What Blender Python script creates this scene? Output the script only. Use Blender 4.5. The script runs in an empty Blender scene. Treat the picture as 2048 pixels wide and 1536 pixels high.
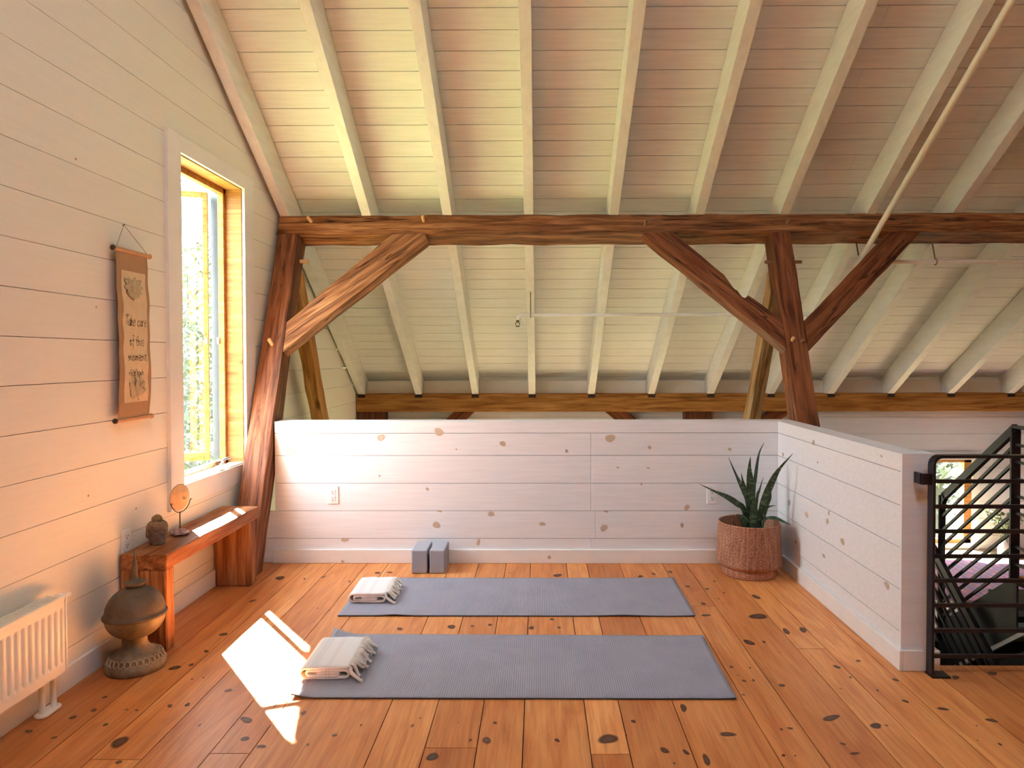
import bpy, bmesh, math, random
from mathutils import Vector, Matrix, noise
SC = bpy.context.scene
COL = SC.collection
rnd = random.Random(7)
R = math.radians

# ------------------------------------------------------------------ materials
def new_mat(name):
    m = bpy.data.materials.new(name); m.use_nodes = True
    nt = m.node_tree; nt.nodes.clear()
    out = nt.nodes.new('ShaderNodeOutputMaterial')
    b = nt.nodes.new('ShaderNodeBsdfPrincipled')
    nt.links.new(b.outputs[0], out.inputs[0])
    return m, nt, b, out

def nd(nt, t, **kw):
    n = nt.nodes.new(t)
    for k, v in kw.items():
        if k.startswith('i_'):
            key = k[2:]
            n.inputs[int(key) if key.isdigit() else key.replace('_', ' ')].default_value = v
        else:
            setattr(n, k, v)
    return n

def ramp(nt, fac, stops):
    r = nt.nodes.new('ShaderNodeValToRGB')
    el = r.color_ramp.elements
    while len(el) < len(stops): el.new(0.5)
    for e, (p, c) in zip(el, stops):
        e.position = p; e.color = (c[0], c[1], c[2], 1) if len(c) == 3 else c
    nt.links.new(fac, r.inputs[0])
    return r.outputs[0]

def coords(nt, scale=(1, 1, 1), kind='Object', rot=(0, 0, 0)):
    tc = nt.nodes.new('ShaderNodeTexCoord'); mp = nt.nodes.new('ShaderNodeMapping')
    mp.inputs['Scale'].default_value = scale; mp.inputs['Rotation'].default_value = rot
    nt.links.new(tc.outputs[kind], mp.inputs[0])
    return mp.outputs[0]

def noise_tex(nt, vec, scale, detail=4, rough=.55, dist=0):
    n = nt.nodes.new('ShaderNodeTexNoise')
    n.inputs['Scale'].default_value = scale; n.inputs['Detail'].default_value = detail
    n.inputs['Roughness'].default_value = rough; n.inputs['Distortion'].default_value = dist
    nt.links.new(vec, n.inputs['Vector'])
    return n.outputs['Fac']

def mixc(nt, a, b, fac, mode='MIX'):
    m = nt.nodes.new('ShaderNodeMix'); m.data_type = 'RGBA'; m.blend_type = mode
    for s, v in ((6, a), (7, b)):
        if isinstance(v, tuple): m.inputs[s].default_value = (v[0], v[1], v[2], 1)
        else: nt.links.new(v, m.inputs[s])
    if isinstance(fac, (int, float)): m.inputs[0].default_value = fac
    else: nt.links.new(fac, m.inputs[0])
    return m.outputs[2]

def bump(nt, b, h, strength=.3, dist=.01):
    n = nt.nodes.new('ShaderNodeBump'); n.inputs['Strength'].default_value = strength
    n.inputs['Distance'].default_value = dist
    nt.links.new(h, n.inputs['Height']); nt.links.new(n.outputs[0], b.inputs['Normal'])

def flat(name, col, rough=.6, metal=0, var=.06, scale=30, bumpy=0):
    m, nt, b, o = new_mat(name)
    v = coords(nt)
    f = noise_tex(nt, v, scale)
    lo = tuple(max(0, c * (1 - var)) for c in col); hi = tuple(min(1, c * (1 + var)) for c in col)
    nt.links.new(ramp(nt, f, [(.3, lo), (.7, hi)]), b.inputs['Base Color'])
    b.inputs['Roughness'].default_value = rough; b.inputs['Metallic'].default_value = metal
    if bumpy: bump(nt, b, f, bumpy, .004)
    return m

def painted(name, col, axis_scale, grain=.05, rough=.55):
    """painted boards: faint grain, along the long axis of the boards"""
    m, nt, b, o = new_mat(name)
    g = noise_tex(nt, coords(nt, axis_scale), 5, 5, .6)
    lo = tuple(c * (1 - grain * 1.6) for c in col); hi = tuple(min(1, c * (1 + grain)) for c in col)
    c = ramp(nt, g, [(.3, lo), (.6, col), (.8, hi)])
    at = nd(nt, 'ShaderNodeAttribute', attribute_name='pcol')
    c = mixc(nt, c, at.outputs['Color'], .5, 'MULTIPLY')
    nt.links.new(c, b.inputs['Base Color'])
    b.inputs['Roughness'].default_value = rough
    bump(nt, b, g, .12, .003)
    return m

def old_wood(name, dark, mid, light, crack=.5, gloss=.55, gs=1.0):
    m, nt, b, o = new_mat(name)
    tc = nt.nodes.new('ShaderNodeTexCoord')
    oi = nt.nodes.new('ShaderNodeObjectInfo')
    add = nd(nt, 'ShaderNodeVectorMath', operation='ADD')
    sc = nd(nt, 'ShaderNodeVectorMath', operation='SCALE'); sc.inputs[0].default_value = (17, 31, 13)
    nt.links.new(oi.outputs['Random'], sc.inputs['Scale'])
    nt.links.new(tc.outputs['Object'], add.inputs[0]); nt.links.new(sc.outputs[0], add.inputs[1])
    def mp(s):
        q = nt.nodes.new('ShaderNodeMapping'); q.inputs['Scale'].default_value = s
        nt.links.new(add.outputs[0], q.inputs[0]); return q.outputs[0]
    g1 = noise_tex(nt, mp((1.2 * gs, 16 * gs, 16 * gs)), 1.6, 6, .62, .7)
    g2 = noise_tex(nt, mp((3 * gs, 70 * gs, 70 * gs)), 1.3, 3, .6, .2)
    c = ramp(nt, g1, [(.34, dark), (.5, mid), (.66, light)])
    c2 = ramp(nt, g2, [(.32, (.62, .58, .55)), (.6, (1, 1, 1))])
    c = mixc(nt, c, c2, .75, 'MULTIPLY')
    big = noise_tex(nt, mp((.8, 3, 3)), 1.1, 2)
    c = mixc(nt, c, ramp(nt, big, [(.35, (.66, .60, .58)), (.65, (1.1, 1.08, 1.05))]), .6, 'MULTIPLY')
    ck = noise_tex(nt, mp((.9, 22, 22)), 1.0, 2, .5, .35)
    lines = ramp(nt, ck, [(.48, (1, 1, 1)), (.497, (.07, .045, .035)), (.503, (.07, .045, .035)), (.52, (1, 1, 1))])
    msk = ramp(nt, noise_tex(nt, mp((1.5, 5, 5)), 1.0, 1), [(.5, (0, 0, 0)), (.56, (1, 1, 1))])
    mm = nd(nt, 'ShaderNodeMath', operation='MULTIPLY', i_1=crack); nt.links.new(msk, mm.inputs[0])
    c = mixc(nt, c, lines, mm.outputs[0], 'MULTIPLY')
    vo = nt.nodes.new('ShaderNodeTexVoronoi'); vo.inputs['Scale'].default_value = 1
    nt.links.new(mp((2.2, 6, 6)), vo.inputs['Vector'])
    kn = ramp(nt, vo.outputs['Distance'], [(.06, (.22, .14, .1)), (.16, (1, 1, 1))])
    c = mixc(nt, c, kn, .8, 'MULTIPLY')
    nt.links.new(c, b.inputs['Base Color'])
    b.inputs['Roughness'].default_value = gloss
    b.inputs['Specular IOR Level'].default_value = .14
    bump(nt, b, g2, .35, .006)
    return m

M = {}
WHITE = (.80, .765, .675)
M['wall_y'] = painted('painted_boards_left', WHITE, (6, .8, 14), .02)
M['wall_x'] = painted('painted_boards_cross', (.775, .77, .785), (.8, 6, 14), .045)
M['ceil'] = painted('painted_deck', (.79, .795, .765), (.8, 10, 10), .05)
M['rafter'] = painted('painted_rafter', (.79, .79, .755), (5, .8, 5), .06)
M['trim'] = flat('painted_trim', (.79, .77, .745), .45, 0, .03, 8)
M['gap'] = flat('dark_gap', (.045, .026, .013), .95)
M['plaster'] = flat('wall_core', (.7, .66, .6), .8)
M['wood_post'] = old_wood('weathered_post', (.075, .026, .013), (.20, .072, .032), (.31, .13, .064))
M['wood_beam'] = old_wood('hewn_beam', (.085, .030, .012), (.26, .10, .036), (.42, .20, .082), .95)
M['wood_brace'] = old_wood('hewn_brace', (.11, .042, .017), (.30, .125, .048), (.46, .23, .1), .95)
M['wood_dark'] = old_wood('dark_brace', (.065, .018, .007), (.20, .062, .022), (.30, .11, .04), .9)
M['wood_honey'] = old_wood('honey_beam', (.30, .115, .026), (.50, .225, .058), (.62, .32, .10), .3)
M['wood_pale'] = old_wood('pale_strut', (.22, .10, .035), (.45, .26, .11), (.6, .4, .2), .5)
M['wood_eave'] = old_wood('eave_post', (.09, .03, .013), (.16, .055, .023), (.2, .075, .035), .3)
M['peg'] = flat('pale_peg', (.62, .36, .15), .6)
M['peg_dark'] = flat('dark_peg', (.22, .09, .035), .6)
M['bench'] = old_wood('bench_timber', (.17, .055, .022), (.36, .14, .055), (.50, .24, .11), .6)
M['fir'] = old_wood('window_fir', (.36, .17, .055), (.47, .23, .075), (.56, .30, .11), 0, .4, .8)
M['clad'] = flat('dark_cladding', (.09, .095, .11), .4, .3)
M['steel'] = flat('black_steel', (.022, .018, .022), .42, .5, .15)
M['stair_dark'] = flat('stair_plate', (.028, .03, .026), .6, .2, .3, 4)
M['white_plastic'] = flat('white_plastic', (.84, .82, .80), .35, 0, .01)
M['slot'] = flat('dark_slot', (.03, .03, .03), .6)
M['enamel'] = flat('cream_enamel', (.84, .79, .70), .3, 0, .015)
M['cone'] = flat('pipe_paint', (.80, .755, .66), .45, 0, .03)
M['brass'] = flat('sprinkler_brass', (.16, .13, .06), .35, .9)
M['rod'] = flat('hanger_rod', (.22, .2, .16), .45, .7)
M['chrome'] = flat('chrome', (.7, .7, .7), .15, 1)

def glass_mat():
    m, nt, b, o = new_mat('clear_glass')
    nt.nodes.remove(b)
    t = nt.nodes.new('ShaderNodeBsdfTransparent'); t.inputs[0].default_value = (.95, .97, .96, 1)
    g = nt.nodes.new('ShaderNodeBsdfGlossy'); g.inputs['Roughness'].default_value = .02
    mx = nt.nodes.new('ShaderNodeMixShader'); mx.inputs[0].default_value = .05
    nt.links.new(t.outputs[0], mx.inputs[1])
    nt.links.new(g.outputs[0], mx.inputs[2]); nt.links.new(mx.outputs[0], o.inputs[0])
    return m
M['glass'] = glass_mat()

def floor_mat():
    m, nt, b, o = new_mat('wide_pine_planks')
    at = nd(nt, 'ShaderNodeAttribute', attribute_name='pcol')
    tc = nt.nodes.new('ShaderNodeTexCoord')
    off = nd(nt, 'ShaderNodeVectorMath', operation='MULTIPLY_ADD')
    off.inputs[1].default_value = (0, 9, 5)
    nt.links.new(at.outputs['Color'], off.inputs[0]); nt.links.new(tc.outputs['Object'], off.inputs[2])
    def mp(s):
        q = nt.nodes.new('ShaderNodeMapping'); q.inputs['Scale'].default_value = s
        nt.links.new(off.outputs[0], q.inputs[0]); return q.outputs[0]
    g1 = noise_tex(nt, mp((6.5, .8, 1)), 1.3, 5, .62, 1.8)
    g2 = noise_tex(nt, mp((60, 2.2, 1)), 1.5, 3, .6, .3)
    c = ramp(nt, g1, [(.26, (.50, .155, .040)), (.48, (.68, .265, .078)), (.74, (.78, .36, .125))])
    c = mixc(nt, c, ramp(nt, g2, [(.33, (.74, .66, .6)), (.55, (1.04, 1.04, 1.04))]), .7, 'MULTIPLY')
    sep = nd(nt, 'ShaderNodeSeparateColor'); nt.links.new(at.outputs['Color'], sep.inputs[0])
    tint = ramp(nt, sep.outputs[0], [(0, (.68, .55, .5)), (.45, (.96, .93, .92)), (1, (1.14, 1.2, 1.25))])
    c = mixc(nt, c, tint, .8, 'MULTIPLY')
    blot = noise_tex(nt, mp((3, 1.3, 1)), 1.0, 3, .5)
    c = mixc(nt, c, ramp(nt, blot, [(.3, (.82, .70, .62)), (.6, (1.03, 1.03, 1.03))]), .6, 'MULTIPLY')
    nt.links.new(c, b.inputs['Base Color'])
    b.inputs['Roughness'].default_value = .42
    b.inputs['Specular IOR Level'].default_value = .35
    bump(nt, b, g2, .12, .003)
    return m
M['floor'] = floor_mat()

def decal_mat(name, stops, alpha, rough=.5):
    m, nt, b, o = new_mat(name)
    at = nd(nt, 'ShaderNodeAttribute', attribute_name='pcol')
    sep = nd(nt, 'ShaderNodeSeparateColor'); nt.links.new(at.outputs['Color'], sep.inputs[0])
    nt.links.new(ramp(nt, sep.outputs[0], stops), b.inputs['Base Color'])
    a = ramp(nt, sep.outputs[0], alpha)
    t = nt.nodes.new('ShaderNodeBsdfTransparent'); mx = nt.nodes.new('ShaderNodeMixShader')
    nt.links.new(a, mx.inputs[0]); nt.links.new(t.outputs[0], mx.inputs[1])
    nt.links.new(b.outputs[0], mx.inputs[2]); nt.links.new(mx.outputs[0], o.inputs[0])
    b.inputs['Roughness'].default_value = rough
    return m
g = lambda v: (v, v, v)
M['knot'] = decal_mat('dark_floor_knot', [(0, (.22, .075, .03)), (.45, (.085, .032, .02)), (.8, (.12, .045, .028)), (1, (.16, .065, .04))],
                      [(0, g(0)), (.3, g(.6)), (.6, g(.92)), (1, g(.88))])
M['wknot'] = decal_mat('tan_wall_knot', [(0, (.66, .46, .28)), (.35, (.58, .36, .18)), (.7, (.74, .58, .44)), (1, (.66, .47, .30))],
                       [(0, g(0)), (.15, g(.7)), (.42, g(.62)), (.65, g(.42)), (1, g(.5))])

# ------------------------------------------------------------------ mesh builder
class MB:
    def __init__(s): s.v = []; s.f = []; s.mi = []; s.col = []; s.sm = []
    def add(s, vs, fs, mi=0, col=None, smooth=False):
        o = len(s.v); s.v += [Vector(p) for p in vs]
        for f in fs:
            s.f.append([i + o for i in f]); s.mi.append(mi); s.sm.append(smooth)
            if callable(col): s.col.append([col(i) for i in f])
            else: s.col.append([col or (1, 1, 1)] * len(f))
        return s
    def box(s, x0, x1, y0, y1, z0, z1, mi=0, col=None):
        vs = [(x, y, z) for z in (z0, z1) for y in (y0, y1) for x in (x0, x1)]
        fs = [(0, 2, 3, 1), (4, 5, 7, 6), (0, 1, 5, 4), (2, 6, 7, 3), (0, 4, 6, 2), (1, 3, 7, 5)]
        return s.add(vs, fs, mi, col)
    def prism(s, base, ext, mi=0, col=None):
        n = len(base); ext = Vector(ext); base = [Vector(p) for p in base]
        vs = base + [p + ext for p in base]
        fs = [tuple(range(n))[::-1], tuple(range(n, 2 * n))] + [(i, (i + 1) % n, n + (i + 1) % n, n + i) for i in range(n)]
        return s.add(vs, fs, mi, col)
    def tube(s, pts, r, seg=10, mi=0, caps=True, col=None):
        pts = [Vector(p) for p in pts]; n = len(pts)
        rs = r if isinstance(r, (list, tuple)) else [r] * n
        vs = []; up = None
        for i, p in enumerate(pts):
            t = (pts[min(i + 1, n - 1)] - pts[max(i - 1, 0)]).normalized()
            if up is None:
                up = Vector((0, 0, 1)) if abs(t.z) < .9 else Vector((1, 0, 0))
            a = t.cross(up).normalized(); b = t.cross(a).normalized(); up = -b if False else up
            a = t.cross(up)
            if a.length < 1e-4: a = t.orthogonal()
            a.normalize(); b = t.cross(a)
            for k in range(seg):
                w = 2 * math.pi * k / seg
                vs.append(p + (a * math.cos(w) + b * math.sin(w)) * rs[i])
        fs = []
        for i in range(n - 1):
            for k in range(seg):
                k2 = (k + 1) % seg
                fs.append((i * seg + k, i * seg + k2, (i + 1) * seg + k2, (i + 1) * seg + k))
        s.add(vs, fs, mi, col, True)
        if caps:
            o = len(vs)
            s.add(vs[:seg], [tuple(range(seg))[::-1]], mi, col); s.add(vs[-seg:], [tuple(range(seg))], mi, col)
        return s
    def lathe(s, prof, c=(0, 0, 0), seg=40, mi=0, axis='z', col=None):
        vs = []; n = len(prof); c = Vector(c)
        for r, z in prof:
            for k in range(seg):
                w = 2 * math.pi * k / seg
                p = (r * math.cos(w), r * math.sin(w), z)
                if axis == 'y': p = (p[0], p[2], p[1])
                if axis == 'x': p = (p[2], p[0], p[1])
                vs.append(c + Vector(p))
        fs = []
        for i in range(n - 1):
            for k in range(seg):
                k2 = (k + 1) % seg
                fs.append((i * seg + k, i * seg + k2, (i + 1) * seg + k2, (i + 1) * seg + k))
        return s.add(vs, fs, mi, col, True)
    def blob(s, c, r, seg=16, rings=10, mi=0, fn=None):
        c = Vector(c); vs = []
        for i in range(rings + 1):
            th = math.pi * i / rings
            for k in range(seg):
                w = 2 * math.pi * k / seg
                d = Vector((math.sin(th) * math.cos(w), math.sin(th) * math.sin(w), math.cos(th)))
                q = fn(d) if fn else 1
                vs.append(c + Vector((d.x * r[0], d.y * r[1], d.z * r[2])) * q)
        fs = []
        for i in range(rings):
            for k in range(seg):
                k2 = (k + 1) % seg
                fs.append((i * seg + k, (i + 1) * seg + k, (i + 1) * seg + k2, i * seg + k2))
        return s.add(vs, fs, mi, None, True)
    def disc_decal(s, c, u, v, mi, seg=18, wob=.12):
        """flat oval stain whose attribute falls from 1 in the middle to 0 at the edge"""
        c, u, v = Vector(c), Vector(u), Vector(v)
        vs = [c]; cols = [(1, 1, 1)]
        ph = rnd.random() * 6
        for q, val in ((.45, .62), (.8, .3), (1.0, 0)):
            for k in range(seg):
                w = 2 * math.pi * k / seg
                q2 = q * (1 + wob * math.sin(2 * w + ph) + wob * .5 * math.sin(3 * w + ph * 2))
                vs.append(c + u * math.cos(w) * q2 + v * math.sin(w) * q2); cols.append((val, val, val))
        fs = [(0, 1 + k, 1 + (k + 1) % seg) for k in range(seg)]
        for j in range(2):
            a = 1 + j * seg; b = a + seg
            fs += [(a + k, b + k, b + (k + 1) % seg, a + (k + 1) % seg) for k in range(seg)]
        return s.add(vs, fs, mi, lambda i: cols[i])
    def build(s, name, mats, parent=None, origin=None, bevel=0, smooth=None, matrix=None, weld=False):
        me = bpy.data.meshes.new(name)
        if matrix is not None: inv = matrix.inverted(); vs = [inv @ p for p in s.v]
        else:
            o = Vector(origin) if origin else Vector((0, 0, 0))
            if parent is not None:
                q = parent; base = Vector((0, 0, 0))
                while q is not None: base += q.location; q = q.parent
                o = base
            vs = [p - o for p in s.v]
        me.from_pydata(vs, [], s.f)
        ca = me.color_attributes.new('pcol', 'FLOAT_COLOR', 'CORNER')
        i = 0
        buf = []
        for cs in s.col:
            for c in cs: buf += [c[0], c[1], c[2], 1.0]
        ca.data.foreach_set('color', buf)
        if not isinstance(mats, (list, tuple)): mats = [mats]
        for m in mats: me.materials.append(m)
        me.polygons.foreach_set('material_index', s.mi)
        me.polygons.foreach_set('use_smooth', [smooth if smooth is not None else q for q in s.sm])
        me.update()
        bm = bmesh.new(); bm.from_mesh(me)
        if weld: bmesh.ops.remove_doubles(bm, verts=bm.verts, dist=1e-5)
        bm.to_mesh(me); bm.free()
        ob = bpy.data.objects.new(name, me); COL.objects.link(ob)
        if parent is not None: ob.parent = parent
        elif matrix is not None: ob.matrix_world = matrix
        elif origin: ob.location = origin
        if bevel:
            b = ob.modifiers.new('edge', 'BEVEL'); b.width = bevel; b.segments = 2; b.limit_method = 'ANGLE'; b.angle_limit = R(40)
        return ob

def tag(o, label=None, cat=None, group=None, kind=None):
    if label: o['label'] = label
    if cat: o['category'] = cat
    if group: o['group'] = group
    if kind: o['kind'] = kind
    return o
def thing(name, loc, label, cat, group=None):
    o = bpy.data.objects.new(name, None); COL.objects.link(o); o.location = loc; o.empty_display_size = .1
    return tag(o, label, cat, group)
def struct(o): o['kind'] = 'structure'; return o

# ------------------------------------------------------------------ rooms: shared dimensions
WX = -1.905                         # gable wall boards
PY, PXR = 4.545, 1.537              # half walls round the stairwell
TH = R(22); SA, CA = math.sin(TH), math.cos(TH)
B0 = Vector((0, 5.064, 2.222)); AUP = Vector((0, SA, CA)); BACK = Vector((0, CA, -SA))
def roof_under(y): return 2.361 - .65 * (y - 5.12)       # underside of the rafters
RD = .25                                                  # plumb rafter depth
def deck(y): return roof_under(y) + RD
SL = Vector((0, -1, .65)).normalized(); SN = Vector((0, .65, 1)).normalized()

# ------------------------------------------------------------------ floor
fl = MB()
seams = [-1.905, -1.655, -1.49, -1.32, -1.111, -.975, -.572, -.392, -.215, -.058, .171, .303, .512, .79, .94, 1.173, 1.304, 1.475, 1.663, 1.88, 2.07, 2.31, 2.52, 2.75, 2.9]
for k in range(18): seams.append(2.9 + .22 * (k + 1))
butt = {4: 2.338, 7: 2.375, 10: 2.34, 2: 2.30, 6: 3.9, 13: 3.75, 15: 3.2}
for i in range(len(seams) - 1):
    x0, x1 = seams[i], seams[i + 1]
    ye = 4.56 if x0 < 1.6 else (3.03 if x0 < 2.85 else 4.28)
    cuts = sorted({-6.0, butt.get(i, 1.2 + rnd.random()), -1.5 + rnd.random(), ye})
    for a, b in zip(cuts[:-1], cuts[1:]):
        c = (rnd.random(), rnd.random(), rnd.random())
        gp = .0019
        fl.box(x0 + gp, x1 - gp, a + gp, b - gp, -.03, 0, 0, c)
fl.box(-1.905, 1.66, -6, 4.56, -.05, -.032, 1); fl.box(1.66, 2.88, -6, 3.03, -.05, -.032, 1); fl.box(2.88, 6.8, -6, 4.28, -.05, -.032, 1)
fl.box(1.6, 2.9, 3.0, 3.03, -.3, -.031, 2)
KN = [(0.238,2.434,.04,.042),(0.06,2.424,.01,.016),(0.545,2.653,.015,.038),(0.55,2.308,.015,.041),(0.422,2.363,.019,.021),(0.342,2.553,.011,.014),(0.663,2.466,.04,.017),(0.492,2.352,.01,.024),(1.2,3.894,.025,.041),(1.12,3.599,.056,.049),(1.195,3.402,.02,.044),(1.283,3.421,.02,.044),(0.976,3.269,.03,.035),(1.047,3.275,.009,.017),(1.275,3.01,.017,.02),(1.289,2.911,.006,.014),(1.464,2.889,.012,.018),(1.394,3.071,.011,.015),(1.073,2.581,.044,.025),(1.211,2.526,.027,.024),(1.251,2.529,.007,.007),(0.896,2.507,.013,.01),(0.863,2.5,.007,.01),(1.042,2.407,.012,.009),(1.057,2.349,.02,.009),(0.813,2.335,.008,.009),(1.411,2.708,.013,.016),(1.522,2.65,.023,.015),(1.901,2.951,.023,.023),(1.724,2.913,.019,.023),(1.347,2.797,.008,.008),(1.651,2.566,.022,.018),(1.578,2.406,.007,.013),(0.981,2.838,.016,.017),(0.802,2.757,.008,.008),(0.823,3.008,.009,.015),(0.839,2.877,.01,.013),(0.879,2.882,.008,.013),(0.9,2.999,.006,.01),(0.857,3.613,.031,.018),(0.883,3.782,.019,.019),(0.961,4.028,.017,.017),(0.858,4.072,.017,.018),(1.037,4.164,.009,.019),(1.04,3.96,.008,.017),(0.81,4.349,.015,.031),(0.7,4.308,.012,.03),(0.613,4.258,.018,.029),(0.11,4.277,.034,.039),(-0.247,3.48,.012,.02),(0.063,3.554,.013,.02),(-0.04,3.441,.018,.026),(-0.333,3.466,.012,.013),(0.096,3.448,.01,.013),(-0.435,3.453,.027,.032),(-0.685,3.426,.02,.019),(-1.001,4.324,.019,.03),(-0.926,4.334,.022,.02),(-1.311,4.244,.012,.029),(-1.414,4.205,.009,.019),(-1.13,4.158,.009,.019),(-1.569,4.224,.036,.039),(-1.571,3.821,.019,.024),(-0.163,2.54,.009,.011),(-0.241,2.425,.007,.008),(-0.358,2.32,.028,.026),(-0.46,2.517,.007,.014),(-0.885,2.608,.011,.015),(-0.723,2.452,.011,.013),(-0.797,2.391,.007,.009),(-1.078,2.556,.031,.025),(-1.029,2.428,.017,.019),(-0.953,2.381,.019,.012),(-0.647,2.52,.005,.01),(-1.566,2.988,.026,.029),(-1.511,3.018,.013,.015),(-1.511,3.158,.014,.016),(-1.521,3.354,.022,.024),(-1.245,2.785,.016,.017),(-1.414,2.659,.011,.015),(-1.351,2.667,.012,.016),(-1.705,2.725,.01,.012),(-1.729,2.571,.015,.014),(-1.684,2.623,.015,.015),(-1.575,2.519,.011,.014),(-1.821,2.473,.018,.013),(-1.702,2.431,.011,.01),(-1.455,2.403,.033,.044),(-1.386,2.283,.013,.014),(-1.232,2.517,.005,.01),(-1.011,2.665,.006,.012),(-1.292,3.159,.006,.011),(-1.201,3.17,.007,.014),(-1.05,2.778,.006,.013),(-1.521,2.624,.008,.008),(-1.563,2.628,.006,.008),(-0.185,2.422,.016,.029)]
for j, (x, y, a, b) in enumerate(KN):
    big = .5 if max(a, b) > .02 else .3
    fl.disc_decal((x, y, .0006 + .00001 * j), (a * .9, (rnd.random() - .5) * a * big, 0), ((rnd.random() - .5) * b * big, b * .9, 0), 3)
# nail and worm holes elsewhere on the boards
for j in range(60):
    x = -1.8 + 3.4 * rnd.random(); y = .5 + 4 * rnd.random()
    q = .003 + .004 * rnd.random()
    fl.disc_decal((x, y, .0005 + .000005 * j), (q, 0, 0), (0, q * 1.5, 0), 3, 8)
FLOOR = struct(fl.build('floor', [M['floor'], M['gap'], M['stair_dark'], M['knot']]))

# ------------------------------------------------------------------ gable wall on the left, with the window hole
HY0, HY1, HZ0, HZ1 = 3.715, 4.525, .655, 2.42
def wall_piece(mb, x0, x1, y0, y1, z0, z1, col):
    """a piece of a board between y0 and y1, cut along the roof"""
    e0 = min(y1, 5.12 + (2.611 + .02 - z0) / .65); e1 = min(y1, 5.12 + (2.611 + .02 - z1) / .65)
    if e0 - y0 < .002: return
    e1 = max(e1, y0 + .001)
    s0 = s1 = y0
    if y0 < -1:
        s0 = max(y0, .35 - (5.72 - z0) / .65); s1 = max(y0, .35 - (5.72 - z1) / .65)
        if s0 >= e0 - .002: return
        s1 = min(s1, e1 - .001)
    mb.prism([(x0, s0, z0), (x0, e0, z0), (x0, e1, z1), (x0, s1, z1)], (x1 - x0, 0, 0), 0, col)
wl = MB(); z = .159 - 8 * .1787
def split_rows(mb, x0, x1, z0, z1, ystart, gap, col):
    for a, b in ((z0, min(z1, HZ0)), (max(z0, HZ0), min(z1, HZ1)), (max(z0, HZ1), z1)):
        if b - a < .0005: continue
        lo = a + (gap if a == z0 else 0); hi = b - (gap if b == z1 else 0)
        if hi <= lo: continue
        if a >= HZ0 - 1e-6 and b <= HZ1 + 1e-6:
            wall_piece(mb, x0, x1, ystart, HY0, lo, hi, col); wall_piece(mb, x0, x1, HY1 + (.055 if x1 < WX - .01 and x0 < WX - .05 else 0), 7.6, lo, hi, col)
        else: wall_piece(mb, x0, x1, ystart, 7.6, lo, hi, col)
while z < 6:
    t = .97 + .03 * rnd.random()
    split_rows(wl, WX - .02, WX, z, z + .1787, -6.0, .0013, (t, t, t)); z += .1787
back = MB()
for z0, z1 in ((-1.3, HZ0), (HZ0, HZ1), (HZ1, 6.1)):
    if z0 == HZ1:
        split_rows(back, WX - .155, WX - .021, z0, z1, -6.0, 0, (1, 1, 1))
    else: split_rows(back, WX - .155, WX - .021, z0, z1, -6.0, 0, (1, 1, 1))
for q in range(len(back.mi)): back.mi[q] = 1
o = len(wl.v); wl.v += back.v; wl.f += [[i + o for i in f] for f in back.f]; wl.mi += back.mi; wl.col += back.col; wl.sm += back.sm
for (y, z, a) in ((2.95, .75, .006), (3.02, 1.55, .005), (3.3, .62, .007), (2.9, 2.15, .006)):
    wl.disc_decal((WX + .0006, y, z), (0, a, 0), (0, 0, a), 2, 10)
struct(wl.build('wall_left', [M['wall_y'], M['gap'], M['wknot']]))
bl = MB(); bl.box(WX, WX + .016, -6, 4.54, 0, .096)
struct(bl.build('baseboard_left', M['trim'], bevel=.003))

# ------------------------------------------------------------------ window_1: open casement in the gable wall
win = bpy.data.objects.new('window_1', None); COL.objects.link(win); win.location = (WX, 4.12, HZ0); struct(win)
cs = MB()
CX = WX + .02
cs.box(WX, CX, 3.585, HY0 + .004, .54, 2.505); cs.box(WX, CX, HY1 - .004, 4.665, .652, 2.505)
cs.box(WX, CX, HY0, HY1, HZ1 - .006, 2.505); cs.box(WX, WX + .006, 3.70, 4.665, .54, .652)
cs.build('casing', M['trim'], win, bevel=.002)
sl = MB(); sl.box(WX - .1, WX - .001, HY0 - .0, HY1, .60, .661); sl.build('sill', M['trim'], win, bevel=.003)
jb = MB(); JX = WX - .135
jb.box(JX, WX, HY1 - .012, HY1 + .001, HZ0, HZ1); jb.box(JX, WX, HY0 - .001, HY0 + .012, HZ0, HZ1)
jb.box(JX, WX, HY0, HY1, HZ1 - .013, HZ1); jb.box(JX, WX - .1, HY0, HY1, HZ0 - .02, HZ0 + .004)
jb.build('jamb', M['fir'], win)
fr = MB()
for (a, b, w) in ((WX - .135, WX - .10, .034), (WX - .15, WX - .135, .008)):
    fr.box(a, b, HY1 - .012 - w, HY1 - .012, HZ0, HZ1 - .013); fr.box(a, b, HY0 + .012, HY0 + .012 + w, HZ0, HZ1 - .013)
    fr.box(a, b, HY0 + .012, HY1 - .012, HZ1 - .013 - w, HZ1 - .013); fr.box(a, b, HY0 + .012, HY1 - .012, HZ0, HZ0 + w * .9)
fr.build('frame', M['fir'], win, bevel=.003)
cl = MB()
cl.box(WX - .225, WX - .15, HY1 + .05, HY1 + .06, HZ0 - .03, HZ1 + .03); cl.box(WX - .19, WX - .15, HY0 - .03, HY0 + .03, HZ0 - .03, HZ1 + .03)
cl.box(WX - .19, WX - .15, HY0, HY1 + .05, HZ1 - .02, HZ1 + .03); cl.box(WX - .19, WX - .15, HY0, HY1 + .05, HZ0 - .04, HZ0 + .005)
cl.build('cladding', M['clad'], win)
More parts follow.
